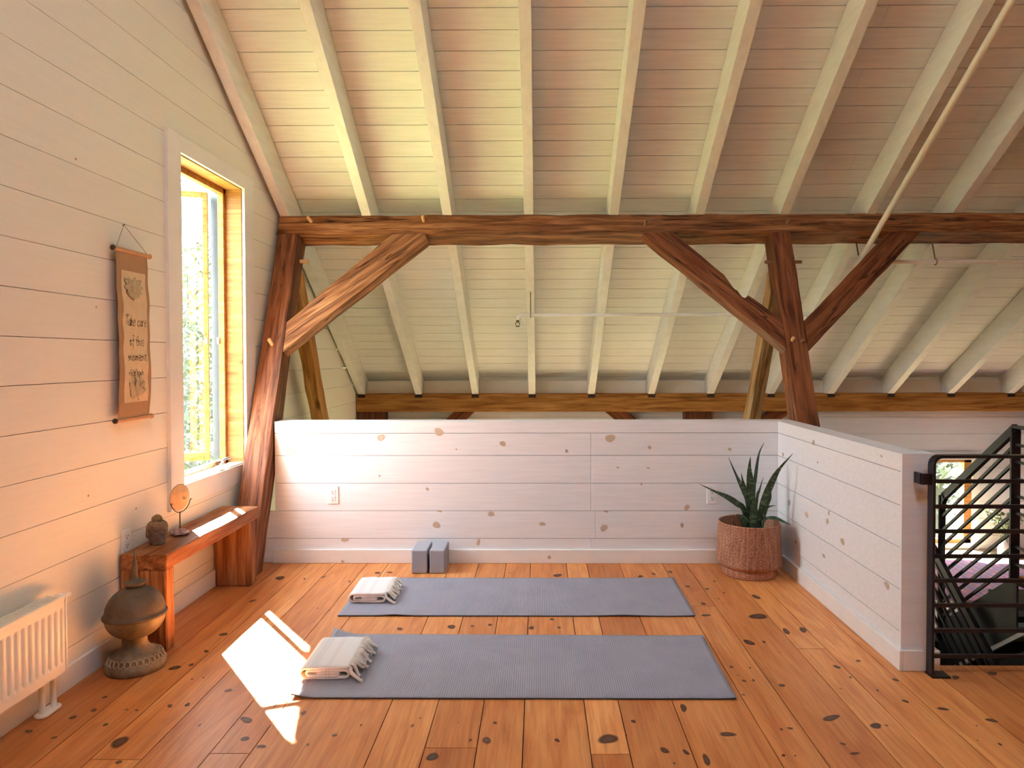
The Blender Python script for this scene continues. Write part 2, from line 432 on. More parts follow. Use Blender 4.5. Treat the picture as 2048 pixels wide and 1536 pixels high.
# sash swung outward on the far jamb
HP = Vector((-2.108, 4.485, 0)); ang = R(20)
dS = Vector((-math.cos(ang), -math.sin(ang), 0)); nS = Vector((math.sin(ang), -math.cos(ang), 0))
def sash_bar(mb, u0, u1, z0, z1, t0=-.024, t1=0):
    b = [HP + dS * u + nS * t for u, t in ((u0, t0), (u1, t0), (u1, t1), (u0, t1))]
    mb.prism([Vector((p.x, p.y, z0)) for p in b], (0, 0, z1 - z0))
SZ0, SZ1, SW = HZ0 + .02, HZ1 - .035, .74
sa = MB()
sash_bar(sa, 0, .03, SZ0, SZ1); sash_bar(sa, SW - .036, SW, SZ0, SZ1)
sash_bar(sa, .03, SW - .036, SZ1 - .036, SZ1); sash_bar(sa, .03, SW - .036, SZ0, SZ0 + .055)
SASH = sa.build('sash', M['fir'], win, bevel=.003)
sc_ = MB(); sash_bar(sc_, 0, .026, SZ0, SZ1, -.036, -.0245); sash_bar(sc_, SW - .03, SW + .004, SZ0, SZ1, -.036, -.0245)
sash_bar(sc_, .03, SW - .03, SZ1 - .03, SZ1, -.036, -.0245); sash_bar(sc_, .03, SW - .03, SZ0, SZ0 + .05, -.036, -.0245)
def sub(mb, name, mat, par, **k):
    return mb.build(name, mat, par, **k)
sub(sc_, 'cladding', M['clad'], SASH)
pn = MB(); sash_bar(pn, .03, SW - .03, SZ0 + .05, SZ1 - .03, -.014, -.010); sub(pn, 'pane', M['glass'], SASH)
hd = MB(); hd.tube([(WX - .075, 4.36, HZ0 + .012), (WX - .06, 4.36, HZ0 + .045), (WX - .04, 4.40, HZ0 + .05)], .008, 8)
hd.box(WX - .1, WX - .05, 4.31, 4.41, HZ0, HZ0 + .016); hd.build('crank_handle', M['chrome'], win)
lt = MB(); lt.box(WX - .14, WX - .13, HY1 - .062, HY1 - .044, 1.42, 1.46); lt.box(HP.x - .016, HP.x - .006, HP.y - .014, HP.y - .004, 1.42, 1.46)
lt.build('latch', M['white_plastic'], win)

# ------------------------------------------------------------------ half walls
pw = MB(); zs = [0, .159, .338, .517, .697, .842, .917]
segx = [-1.715, .332, PXR]
for i in range(len(zs) - 1):
    xs = segx if i in (0, 2, 3, 4) else ([-1.715, PXR] if i == 5 else [-1.715, .36, PXR])
    for a, b in zip(xs[:-1], xs[1:]):
        t = .95 + .05 * rnd.random(); gp = .0014
        pw.box(a + gp * .5, b - gp * .5, PY, PY + .02, zs[i] + gp, zs[i + 1] - (gp if i < 5 else 0), 0, (t, t, t))
        if zs[i] < .6 and a < -1.7: pw.box(-1.89, a, PY, PY + .02, zs[i] + gp, zs[i + 1] - gp, 0, (t, t, t)) if zs[i] < .3 else None
pw.box(-1.72, PXR, PY + .0205, PY + .12, -.7, .915, 1)
pw.box(-1.72, PXR + .115, PY + .02, PY + .14, .90, .917, 0)
pw.box(-1.72, PXR + .115, PY + .1205, PY + .14, -.7, .90, 0)
PK = [(-1.608,.726,.028,.022),(-1.023,.814,.026,.022),(-.649,.85,.031,.024),(-.236,.773,.019,.018),(-.536,.737,.006,.004),(-.725,.479,.011,.01),(-.312,.317,.019,.018),(-.667,.246,.029,.019),(-1.263,.149,.024,.014),(-.395,.132,.012,.021),(-.649,.335,.016,.006),(-1.035,.565,.008,.006),(.458,.807,.032,.024),(.711,.748,.012,.01),(.177,.725,.012,.01),(1.228,.736,.011,.01),(.953,.359,.016,.019),(.418,.226,.022,.024),(.019,.252,.02,.012),(.659,.509,.006,.006),(.43,.333,.016,.005),(.922,.244,.011,.016),(.507,.618,.01,.005),(.703,.615,.011,.004)]
for (x, z, a, b) in PK: pw.disc_decal((x, PY - .0007, z), (a, 0, -a * .2), (b * .2, 0, b), 2)
struct(pw.build('wall_back', [M['wall_x'], M['gap'], M['wknot']]))
bb = MB(); bb.box(-1.73, PXR - .001, PY - .018, PY, 0, .089)
bb.disc_decal((.063, PY - .0186, .04), (.01, 0, 0), (0, 0, .013), 1); bb.disc_decal((-1.274, PY - .0186, .012), (.011, 0, 0), (0, 0, .009), 1)
struct(bb.build('baseboard_back', [M['trim'], M['wknot']], bevel=.003))
pr = MB(); RE = 2.985
for i in range(len(zs) - 1):
    t = .95 + .05 * rnd.random(); gp = .0014
    pr.box(PXR, PXR + .02, RE + .012, PY, zs[i] + gp, zs[i + 1] - (gp if i < 5 else 0), 0, (t, t, t))
pr.box(PXR + .0205, PXR + .095, RE + .012, PY + .02, 0, .905, 1)
pr.box(PXR + .02, PXR + .115, RE + .012, PY + .02, .9, .917, 0)
pr.box(PXR + .0955, PXR + .115, RE + .012, PY + .1, -.7, .9, 0)
pr.box(PXR - .003, PXR + .14, RE, RE + .012, 0, .92, 0); pr.box(PXR + .1155, PXR + .14, RE + .012, RE + .1, 0, .92, 0)
RK = [(3.955,.85,.02,.015),(4.332,.434,.022,.02),(4.051,.423,.021,.019),(3.74,.501,.013,.013),(3.759,.453,.018,.017),(3.57,.394,.023,.019),(3.171,.884,.011,.005),(3.895,.747,.01,.005),(3.803,.255,.018,.011),(3.113,.319,.022,.017),(4.221,.221,.022,.012),(4.448,.715,.018,.012)]
for (y, z, a, b) in RK: pr.disc_decal((PXR - .0007, y, z), (0, a, 0), (0, 0, b), 2)
struct(pr.build('wall_right', [M['wall_x'], M['gap'], M['wknot']]))
br = MB(); br.box(PXR - .016, PXR, RE - .016, PY - .018, 0, .087); br.box(PXR, PXR + .156, RE - .016, RE, 0, .087); br.box(PXR + .14, PXR + .156, RE, 3.03, 0, .087)
struct(br.build('baseboard_right', M['trim'], bevel=.003))

# ------------------------------------------------------------------ roof deck and rafters
dk = MB(); n = 0; YE = 7.52; XO = -2.575
base = Vector((0, YE, deck(YE)))
N_ROWS = int((YE - .35) / (.134 * .8384))
for i in range(N_ROWS):
    a = base + SL * (.134 * i + .0022); b = base + SL * (.134 * (i + 1) - .0022)
    t = .93 + .07 * rnd.random()
    xs = [XO, WX - .02, 1.2 + rnd.random() * 3, 6.8]
    for x0, x1 in zip(xs[:-1], xs[1:]):
        dk.prism([(x0, a.y, a.z), (x0, b.y, b.z), (x0, b.y + SN.y * .02, b.z + SN.z * .02), (x0, a.y + SN.y * .02, a.z + SN.z * .02)], (x1 - x0 - .001, 0, 0), 0, (t, t, t))
e = base + SL * (.134 * N_ROWS)
p0 = base + SN * .021; p1 = e + SN * .021
dk.prism([(XO, p0.y, p0.z), (XO, p1.y, p1.z), (XO, p1.y + SN.y * .05, p1.z + SN.z * .05), (XO, p0.y + SN.y * .05, p0.z + SN.z * .05)], (6.8 - XO, 0, 0), 1)
# rear slope behind the ridge
q = Vector((0, -1, -.65)).normalized(); qn = Vector((0, -.65, 1)).normalized()
r0 = e.copy()
def rear(x0, x1, l0, l1):
    a, b = r0 + q * l0, r0 + q * l1
    dk.prism([(x0, a.y, a.z), (x0, b.y, b.z), (x0, b.y + qn.y * .06, b.z + qn.z * .06), (x0, a.y + qn.y * .06, a.z + qn.z * .06)], (x1 - x0, 0, 0), 0)
rear(XO, -.2, 0, 7.9); rear(2.2, 6.8, 0, 7.9); rear(-.2, 2.2, 0, .35); rear(-.2, 2.2, .95, 7.9)  # unseen skylight hole left in this slope, added to bring fill daylight onto the floor
struct(dk.build('ceiling', [M['ceil'], M['gap']]))

RAF = [-1.879, -1.286, -.698, -.108, .507, 1.126, 1.737, 2.358, 2.974, 3.59, 4.205, 4.82, 5.44]
RW = .069
ordn = ['', 'second', 'third', 'fourth', 'fifth', 'sixth', 'seventh', 'eighth', 'ninth', 'tenth', 'eleventh', 'twelfth', 'thirteenth']
for i, x in enumerate(RAF):
    rb = MB()
    yl, yh = 7.44, .55
    L = (Vector((0, yh, 0)) - Vector((0, yl, 0))).length
    ns = 40; vs = []
    for j in range(ns + 1):
        y = yl + (yh - yl) * j / ns
        w1 = .004 * noise.noise(Vector((x * 3, y * 1.7, 0))); w2 = .003 * noise.noise(Vector((x * 3 + 9, y * 2.9, 4)))
        zb = roof_under(y) + .004 * noise.noise(Vector((x * 5, y * 2.2, 7)))
        zt = deck(y) - .004
        vs += [(x + w1, y, zb), (x + RW + w2, y, zb), (x + RW, y, zt), (x, y, zt)]
    fs = [(0, 1, 2, 3), tuple(4 * ns + k for k in (3, 2, 1, 0))]
    for j in range(ns):
        for k in range(4):
            k2 = (k + 1) % 4; fs.append((4 * j + k, 4 * j + 4 + k, 4 * j + 4 + k2, 4 * j + k2))
    t = .95 + .05 * rnd.random()
    rb.add(vs, fs, 0, (t, t, t))
    lab = 'white painted rafter lying flush against the window gable wall' if i == 0 else \
          'white painted rafter, %s one counted from the window gable wall' % ordn[i]
    tag(rb.build('rafter', M['rafter'], origin=(x, 5.12, 2.361), bevel=.003), lab, 'rafter', 'white rafters under the roof boards')
fz = MB()
xs = [WX] + [q for x in RAF for q in (x, x + RW)] + [6.8]
for a, b in zip(xs[::2], xs[1::2]):
    if b - a > .03: fz.box(a + .002, b - .002, 7.40, 7.42, .955, deck(7.42) - .03)
struct(fz.build('trim_1', M['trim']))

# ------------------------------------------------------------------ far knee wall, lower floor, stairwell shell
LZ = -.70
wf = MB(); z = .159 - 5 * .1787
W2 = (3.80, 4.56, -.64, .245)
SOLID = [(WX, -.9), (-.4, .7), (1.2, W2[0]), (W2[1], 6.8)]
while z < 1.15:
    z1 = z + .1787
    t = .93 + .07 * rnd.random()
    for a, b in ((z, min(z1, W2[2])), (max(z, W2[2]), min(z1, W2[3])), (max(z, W2[3]), z1)):
        if b - a < .001: continue
        mid = a >= W2[2] - 1e-6 and b <= W2[3] + 1e-6
        lo = a + (.0015 if a == z else 0); hi = b - (.0015 if b == z1 else 0)
        if hi <= lo: continue
        if a >= W2[2] - 1e-6 and b <= W2[3] + 1e-6:
            [wf.box(q0, q1, 7.45, 7.47, lo, hi, 0, (t, t, t)) for q0, q1 in SOLID]
        else: wf.box(WX, 6.8, 7.45, 7.47, lo, hi, 0, (t, t, t))
    z = z1
for (x0, x1, z0, z1) in [(a, b, W2[2], W2[3]) for a, b in SOLID] + [(WX, 6.8, -.75, W2[2]), (WX, 6.8, W2[3], 1.2)]:
    wf.box(x0, x1, 7.471, 7.56, z0, z1, 1)
struct(wf.build('wall_far', [M['wall_x'], M['gap']]))
lf = MB(); rr = 0
M['lower_floor'] = old_wood('lower_floor_boards', (.38, .28, .16), (.48, .38, .25), (.56, .47, .34), .2)
for k in range(14):
    y0 = 4.69 + .2 * k
    lf.box(WX, 1.66, y0 + .001, min(7.45, y0 + .199), LZ - .03, LZ)
    if y0 > 5.05: lf.box(1.66, 6.8, y0 + .001, min(7.45, y0 + .199), LZ - .03, LZ)
struct(lf.build('floor_lower', M['lower_floor']))
st = MB()
st.box(1.66, 6.8, 2.6, 7.4, -2.75, -2.7); st.box(1.62, 6.8, 5.09, 5.12, -2.7, LZ - .031); st.box(1.62, 6.8, 2.95, 2.98, -2.7, -.3)
st.prism([(2.91, 4.2, -.42), (2.91, 5.09, -1.04), (2.91, 5.09, -2.7), (2.91, 4.2, -2.7)], (.03, 0, 0)); st.box(2.91, 2.94, 2.98, 4.2, -2.7, -.06)
st.box(1.60, 1.63, 2.98, 5.1, -2.7, -.05)
struct(st.build('wall_stair', M['stair_dark']))
rr_ = MB(); rr_.box(WX - .15, 6.9, -6.1, -6.0, -.05, 2.2); struct(rr_.build('wall_rear', M['plaster']))
rw = MB(); rw.box(6.8, 6.9, -6, 7.5, -2.7, 5.9); struct(rw.build('wall_end', M['plaster']))

w2 = bpy.data.objects.new('window_2', None); COL.objects.link(w2); w2.location = (4.18, 7.45, W2[2]); struct(w2)
m_ = MB(); m_.box(W2[1], W2[1] + .07, 7.43, 7.452, W2[2] - .06, W2[3] + .06); m_.box(W2[0] - .07, W2[0], 7.43, 7.452, W2[2] - .06, W2[3] + .06)
m_.box(W2[0], W2[1], 7.43, 7.452, W2[3], W2[3] + .06); m_.build('casing', M['trim'], w2)
m_ = MB()
for (a, b, c, d) in ((W2[0], W2[0] + .05, W2[2], W2[3]), (W2[1] - .075, W2[1], W2[2], W2[3]), (W2[0], W2[1], W2[2], W2[2] + .04), (W2[0], W2[1], W2[3] - .03, W2[3])):
    m_.box(a, b, 7.46, 7.55, c, d)
m_.build('frame', M['fir'], w2)
m_ = MB(); m_.box(W2[0] + .03, W2[1] - .05, 7.52, 7.525, W2[2] + .02, W2[3] - .02); m_.build('pane', M['glass'], w2)

for wn, (xa, xb_) in enumerate(((-.9, -.4), (.7, 1.2))):  # unseen low windows added behind the half wall to light the lower roof boards
    fill_win = bpy.data.objects.new('window_%d' % (wn + 3), None); COL.objects.link(fill_win); fill_win.location = ((xa + xb_) / 2, 7.45, W2[2]); struct(fill_win)
    m_ = MB()
    for (a, b, c, d) in ((xa - .07, xa, W2[2] - .06, W2[3] + .06), (xb_, xb_ + .07, W2[2] - .06, W2[3] + .06), (xa, xb_, W2[3], W2[3] + .06)): m_.box(a, b, 7.43, 7.452, c, d)
    m_.build('casing', M['trim'], fill_win)
    m_ = MB()
    for (a, b, c, d) in ((xa, xa + .03, W2[2], W2[3]), (xb_ - .03, xb_, W2[2], W2[3]), (xa, xb_, W2[2], W2[2] + .03), (xa, xb_, W2[3] - .03, W2[3])): m_.box(a, b, 7.46, 7.55, c, d)
    m_.build('frame', M['fir'], fill_win)
    m_ = MB(); m_.box(xa + .02, xb_ - .02, 7.52, 7.525, W2[2] + .02, W2[3] - .02); m_.build('pane', M['glass'], fill_win)

# ------------------------------------------------------------------ timber frame
def timber(name, mat, O, ax, ay, poly, thick, rough=.004, cut=.11, planes=(), bevel=.006, parent=None):
    """poly (u,v) in the plane of ax, ay; extruded along ax x ay. Local x runs with the grain."""
    ax = Vector(ax).normalized(); ay = Vector(ay); ay = (ay - ax * ay.dot(ax)).normalized(); az = ax.cross(ay)
    O = Vector(O)
    mx = Matrix(((ax.x, ay.x, az.x, O.x), (ax.y, ay.y, az.y, O.y), (ax.z, ay.z, az.z, O.z), (0, 0, 0, 1)))
    bm = bmesh.new()
    a = [bm.verts.new((u, v, 0)) for u, v in poly]; b = [bm.verts.new((u, v, thick)) for u, v in poly]
    n = len(poly)
    bm.faces.new(a[::-1]); bm.faces.new(b)
    for i in range(n): bm.faces.new((a[i], a[(i + 1) % n], b[(i + 1) % n], b[i]))
    bmesh.ops.recalc_face_normals(bm, faces=bm.faces)
    inv = mx.inverted()
    for (pc, pn) in planes:
        lc = inv @ Vector(pc); ln = inv.to_3x3() @ Vector(pn)
        g_ = bm.verts[:] + bm.edges[:] + bm.faces[:]
        r = bmesh.ops.bisect_plane(bm, geom=g_, plane_co=lc, plane_no=ln, clear_outer=True)
        ed = [q for q in r['geom_cut'] if isinstance(q, bmesh.types.BMEdge)]
        bmesh.ops.holes_fill(bm, edges=ed, sides=0)
    us = [v.co.x for v in bm.verts]; u = min(us) + cut
    while u < max(us) - cut * .4:
        bmesh.ops.bisect_plane(bm, geom=bm.verts[:] + bm.edges[:] + bm.faces[:], plane_co=(u, 0, 0), plane_no=(1, 0, 0)); u += cut
    vsx = [v.co.y for v in bm.verts]
    for f in (.34, .67):
        bmesh.ops.bisect_plane(bm, geom=bm.verts[:] + bm.edges[:] + bm.faces[:], plane_co=(0, min(vsx) + (max(vsx) - min(vsx)) * f, 0), plane_no=(0, 1, 0)) if max(vsx) - min(vsx) < .35 else None
    sd = O.x * 7.3 + O.z * 3.1
    for v in bm.verts:
        p = Vector((v.co.x * 4.5 + sd, v.co.y * 9, v.co.z * 9))
        v.co.y += rough * noise.noise(p) * 1.6; v.co.z += rough * noise.noise(p + Vector((31, 7, 3))) * 1.6
    me = bpy.data.meshes.new(name); bm.to_mesh(me); bm.free(); me.materials.append(mat)
    ob = bpy.data.objects.new(name, me); COL.objects.link(ob)
    if parent is not None:
        ob.parent = parent; ob.matrix_parent_inverse = parent.matrix_world.inverted() if False else Matrix.Identity(4)
        ob.matrix_local = Matrix.Translation(-Vector(parent.location)) @ mx
    else: ob.matrix_world = mx
    if bevel:
        bv = ob.modifiers.new('edge', 'BEVEL'); bv.width = bevel; bv.segments = 2; bv.limit_method = 'ANGLE'; bv.angle_limit = R(45)
    return ob

def peg(par, p, d, ln, r=.012, mat='peg', name='peg'):
    """a peg standing out of the timber par at world point p"""
    d = Vector(d).normalized(); p = Vector(p)
    m = MB(); m.tube([p - d * .02, p + d * (ln - .004), p + d * ln], [r, r, r * .75], 9)
    q = m.build(name, M[mat]); q.parent = par; q.matrix_parent_inverse = par.matrix_world.inverted(); return q

# purlin: front-bottom arris on the line B0, tilted with the canted posts
EX = Vector((1, 0, 0))
purlin = timber('purlin_beam', M['wood_beam'], B0 + EX * -1.885, EX, AUP, [(0, 0), (8.6, 0), (8.6, .152), (0, .152)], .17 * -1, .006, .12) if False else \
    timber('purlin_beam', M['wood_beam'], B0 + EX * -1.885 + BACK * .17, EX, AUP, [(0, 0), (8.65, 0), (8.65, .152), (0, .152)], .17, .007, .12)
tag(purlin, 'long rough hewn brown beam running across the room under the white rafters', 'beam')
bpy.context.view_layer.update()
FN = -BACK
for x, dx in ((-1.665 + .02, .35), (-.83, .1)):
    peg(purlin, Vector((x, 5.064, 2.222)) + AUP * .10, FN + Vector((-dx, 0, .25)), .05)
for x in (.765, 1.78, 2.66): peg(purlin, Vector((x, 5.064, 2.222)) + AUP * .07, FN + Vector((.1, 0, .6)), .035, .012, 'peg_dark')

def cant_timber(name, mat, pts, thick, dirv, planes=(), rough=.004):
    """pts in (X, s) on the canted front plane"""
    P = [B0 + EX * x + AUP * s for x, s in pts]
    ax = EX * dirv[0] + AUP * dirv[1]; ax.normalize()
    ay = BACK.cross(ax) if True else None
    O = P[0]
    ay = (Vector(BACK).cross(ax)).normalized()
    poly = [((p - O).dot(ax), (p - O).dot(ay)) for p in P]
    return timber(name, mat, O, ax, ay, poly, thick, rough, planes=planes)
lp = cant_timber('post', M['wood_post'], [(-1.873, 0), (-1.724, 0), (-1.722, -2.5), (-1.876, -2.5)], .165, (0, -1), [((0, 0, .001), (0, 0, -1))])
tag(lp, 'leaning reddish timber post between the tall window and the half wall', 'post')
rp = cant_timber('post', M['wood_dark'], [(1.655, 0), (1.797, 0), (1.797, -3.1), (1.655, -3.1)], .155, (0, -1), [((0, 0, -.69), (0, 0, -1))])
tag(rp, 'leaning dark timber post rising behind the right half wall', 'post')
bpy.context.view_layer.update()
peg(lp, B0 + EX * -1.80 + AUP * -.86, FN + Vector((-.15, 0, .35)), .05, .014)
peg(lp, B0 + EX * -1.724 + AUP * -.17 + BACK * .1, (1, .1, 0), .06, .014)
peg(rp, B0 + EX * 1.70 + AUP * -.84, FN + Vector((-.1, 0, .2)), .03, .013); peg(rp, B0 + EX * 1.765 + AUP * -.85, FN, .025, .013, 'peg_dark')
peg(rp, B0 + EX * 1.655 + AUP * -.21 + BACK * .06, (-1, 0, 0), .05, .012, 'peg_dark'); peg(rp, B0 + EX * 1.797 + AUP * -.21 + BACK * .06, (1, 0, 0), .07, .012, 'peg_dark')

b1 = cant_timber('brace', M['wood_brace'], [(-1.723, -.70), (-1.723, -.92), (-.80, -.045), (-.816, 0), (-1.05, 0)], .10, (.77, .64), (), .006)
tag(b1, 'cracked diagonal timber brace between the left leaning post and the beam', 'brace')
b2 = cant_timber('brace', M['wood_dark'], [(1.654, -.69), (1.443, -.500), (1.418, -.522), (1.400, -.512), (1.371, -.462), (1.352, -.452), (1.300, -.36), (1.289, -.34), (1.27, -.322), (.961, 0), (.738, 0), (1.654, -.905)], .10, (-.72, .69), (), .004)
b2 = tag(b2, 'diagonal timber brace with a splintered upper edge left of the dark post', 'brace')
b3 = cant_timber('brace', M['wood_dark'], [(1.798, -.92), (2.723, 0), (2.493, 0), (1.798, -.70)], .10, (.71, .70), (), .005)
tag(b3, 'dark diagonal timber brace right of the dark post, beside the sloping pipe', 'brace')
def strut(mat, x0, x1, label):
    ax = Vector((0, .44, -.84)).normalized()
    O = Vector((x1, 5.0, 1.985)); ay = Vector((0, .84, .44)).normalized()
    if True:
        ob = timber('strut', mat, O if ax.cross(ay).x < 0 else Vector((x0, 5.0, 1.985)), ax, ay, [(.02, 0), (2.6, 0), (2.6, .14), (.12, .14)], x1 - x0, .005)
    return tag(ob, label, 'strut')
strut(M['wood_honey'], -1.82, -1.726, 'brown sloping strut behind the left leaning post, beside the gable wall')
strut(M['wood_pale'], 1.665, 1.758, 'pale weathered strut sloping down behind the dark post')

eb = timber('eave_beam', M['wood_honey'], (-1.88, 7.29, .767), EX, (0, 0, 1), [(0, 0), (8.6, 0), (8.6, .19), (0, .19)], -.11, .003, .15) if False else \
    timber('eave_beam', M['wood_honey'], (-1.90, 7.40, .767), EX, (0, 0, 1), [(0, 0), (8.65, 0), (8.65, .188), (0, .188)], .11, .003, .15)
tag(eb, 'honey brown beam along the far eave carrying the lower rafter ends', 'beam')
bpy.context.view_layer.update()
nb = MB()
for x in RAF: nb.box(x - .002, x + RW + .004, 7.286, 7.30, .915, .95)
q = nb.build('rafter_notches', M['gap']); q.parent = eb; q.matrix_parent_inverse = eb.matrix_world.inverted()
for x0, x1, lb in ((-1.886, -1.6, 'short dark brown post under the far eave beam near the gable wall'),
                   (1.512, 1.796, 'short dark brown post under the far eave beam behind the pale strut')):
    t = timber('eave_post', M['wood_eave'], (x0, 7.44, -.7), (0, 0, 1), EX, [(0, 0), (1.466, 0), (1.466, x1 - x0), (0, x1 - x0)], .14, .003)
    if (t.matrix_world.to_3x3() @ Vector((0, 0, 1))).y < 0: pass
    else: t.location.y = 7.30
    tag(t, lb, 'post')
def eave_brace(xa, za, xb, zb, w, lab):
    a = Vector((xa, 7.33, za)); b = Vector((xb, 7.33, zb)); ax = (b - a).normalized(); ay = Vector((0, 1, 0)).cross(ax)
    if ax.cross(ay).y < 0: ay = -ay
    L = (b - a).length
    t = timber('eave_brace', M['wood_dark'], a - ay * w / 2, ax, ay, [(0, 0), (L, 0), (L, w), (0, w)], .09, .002,
               planes=[((0, 0, .765), (0, 0, 1))])
    tag(t, lab, 'brace')
eave_brace(-1.6, -.02, -.62, .92, .15, 'dark short brace under the far eave beam, left of centre')
eave_brace(1.52, .16, .58, .95, .15, 'dark brace under the far eave beam leaning into the eave post from the left')
eave_brace(1.79, .16, 2.72, .95, .15, 'dark brace under the far eave beam just left of the dark post')

# ------------------------------------------------------------------ sprinkler pipes
sp = thing('sprinkler_pipe', (2.396, 5.3, 2.045), 'white sprinkler pipework sloping under the rafters with two level branches', 'pipe')
PD = .20
def pip(y): return (2.396, y, roof_under(y) - PD)
m_ = MB(); m_.tube([pip(.8), pip(5.30), pip(5.86)], .021, 14); m_.tube([pip(5.25), pip(5.36)], .028, 14); m_.build('main_pipe', M['cone'], sp)
zb = pip(5.31)[2]
m_ = MB(); m_.tube([(2.396, 5.31, zb), (6.7, 5.31, zb)], .0165, 12)
for x in (2.99, 4.2, 5.4): m_.tube([(x - .02, 5.31, zb), (x + .02, 5.31, zb)], .021, 12)
m_.build('branch_pipe', M['cone'], sp)
zc = pip(5.86)[2]
m_ = MB(); m_.tube([(2.396, 5.86, zc), (-.13, 5.86, zc)], .0165, 12); m_.tube([(-.11, 5.86, zc), (-.15, 5.86, zc), (-.165, 5.86, zc - .01), (-.175, 5.86, zc - .04)], .022, 12)
m_.build('branch_pipe', M['cone'], sp)
m_ = MB(); hx = -.178; m_.lathe([(0, 0), (.012, 0), (.012, -.012), (.004, -.02)], (hx, 5.86, zc - .04), 12)
m_.tube([(hx - .004, 5.86, zc - .05), (hx - .018, 5.86, zc - .068), (hx - .012, 5.86, zc - .088), (hx, 5.86, zc - .092), (hx + .012, 5.86, zc - .088), (hx + .018, 5.86, zc - .068), (hx + .004, 5.86, zc - .05)], .004, 6)
m_.lathe([(0, -.09), (.018, -.092), (.018, -.095), (0, -.096)], (hx, 5.86, zc), 12); m_.build('sprinkler_head', M['brass'], sp)
for (x, y, zt, zl) in ((2.40, 5.335, roof_under(5.34) - .006, zb - .02), (2.965, 5.335, roof_under(5.34), zb - .015), (-.07, 5.86, roof_under(5.86) - .006, zc - .018), (4.22, 5.335, roof_under(5.34), zb - .015)):
    m_ = MB(); m_.tube([(x - .02 if x > 0 else x, y, zt), (x, y - .02 if x > 0 else y, zl + .03)], .005, 6)
    yy = 5.31 if x > 0 else 5.86; zz = zb if x > 0 else zc; rr = .021 if abs(x - 2.4) > .01 else .028
    ring = [(x + .008 * math.cos(k) * 0, yy + rr * math.cos(k), zz + rr * math.sin(k)) for k in [i * math.pi / 6 for i in range(13)]]
    m_.tube(ring, .004, 6); m_.build('hanger_rod', M['rod'], sp)

# ------------------------------------------------------------------ outlets
def outlet(loc, face, label):
    """face: 'y' looks toward the camera, 'x' looks into the room"""
    t = thing('electrical_outlet', loc, label, 'outlet', 'wall outlets')
    def bx(m, u0, u1, d0, d1, z0, z1):
        if face == 'y': m.box(loc[0] + u0, loc[0] + u1, loc[1] - d1, loc[1] - d0, loc[2] + z0, loc[2] + z1)
        else: m.box(loc[0] + d0, loc[0] + d1, loc[1] + u0, loc[1] + u1, loc[2] + z0, loc[2] + z1)
    m = MB(); bx(m, -.0355, .0355, 0, .006, -.058, .058); m.build('cover_plate', M['white_plastic'], t, bevel=.003)
    for s in (1, -1):
        m = MB(); bx(m, -.0165, .0165, .006, .009, s * .021 - .017, s * .021 + .017); r = m.build('receptacle', M['white_plastic'], t, bevel=.004)
        m = MB()
        bx(m, -.008, -.0055, .0085, .0096, s * .021 - .002, s * .021 + .008); bx(m, .0055, .008, .0085, .0096, s * .021 - .002, s * .021 + .007)
        bx(m, -.0025, .0025, .0085, .0096, s * .021 - .012, s * .021 - .006)
        m.build('slots', M['slot'], r)
outlet((-1.337, PY, .442), 'y', 'white outlet on the half wall near its left end')
outlet((1.115, PY, .442), 'y', 'white outlet on the half wall behind the snake plant')
outlet((WX, 3.212, .49), 'x', 'white outlet on the gable wall above the bench end')

# ------------------------------------------------------------------ bench
BT = .445
bn = thing('timber_bench', (-1.79, 3.66, 0), 'reclaimed timber bench under the window against the gable wall', 'bench')
def child_timber(name, O, ax, ay, poly, th, mat=M['bench'], rough=.004):
    ob = timber(name, mat, O, ax, ay, poly, th, rough, .09)
    mw = ob.matrix_world.copy(); ob.parent = bn; ob.matrix_local = Matrix.Translation(-bn.location) @ mw
    return ob
child_timber('top', (WX + .012, 3.145, BT - .072), (0, 1, 0), (0, 0, 1), [(0, 0), (1.04, 0), (1.04, .072), (0, .072)], .212)
child_timber('leg', (WX + .012, 3.15, .002), (0, 0, 1), (1, 0, 0), [(0, 0), (BT - .073, 0), (BT - .073, .205), (0, .208)], .075)
child_timber('leg', (WX + .012, 4.07, .002), (0, 0, 1), (1, 0, 0), [(0, 0), (BT - .073, 0), (BT - .073, .205), (0, .208)], .09)

# ------------------------------------------------------------------ objects on the bench
M['stone_brown'] = flat('carved_stone', (.25, .165, .09), .75, 0, .5, 60, .6)
M['stone_dark'] = flat('carved_stone_dark', (.17, .105, .075), .7, 0, .35, 50, .4)
HX, HYY, HZ = -1.822, 3.33, BT + .001
bh = thing('buddha_head', (HX, HYY, HZ), 'small carved brown stone head ornament on the near end of the bench', 'ornament')
fd = Vector((.75, -.66, 0)).normalized(); sd = Vector((-fd.y, fd.x, 0))
def headfn(p):
    pass
hb = MB(); vs = []; SEG, RG = 36, 30
prof = [(0, .0), (.036, .0), (.039, .006), (.0385, .02), (.040, .032), (.043, .045), (.045, .06), (.046, .076), (.045, .088), (.040, .098), (.03, .106), (.0, .11)]
def pr(zv):
    for (a, z0), (b, z1) in zip(prof[1:-1], prof[2:]):
        if z0 <= zv <= z1 and z1 > z0:
            f = (zv - z0) / (z1 - z0); return a + (b - a) * f
    return prof[1][0]
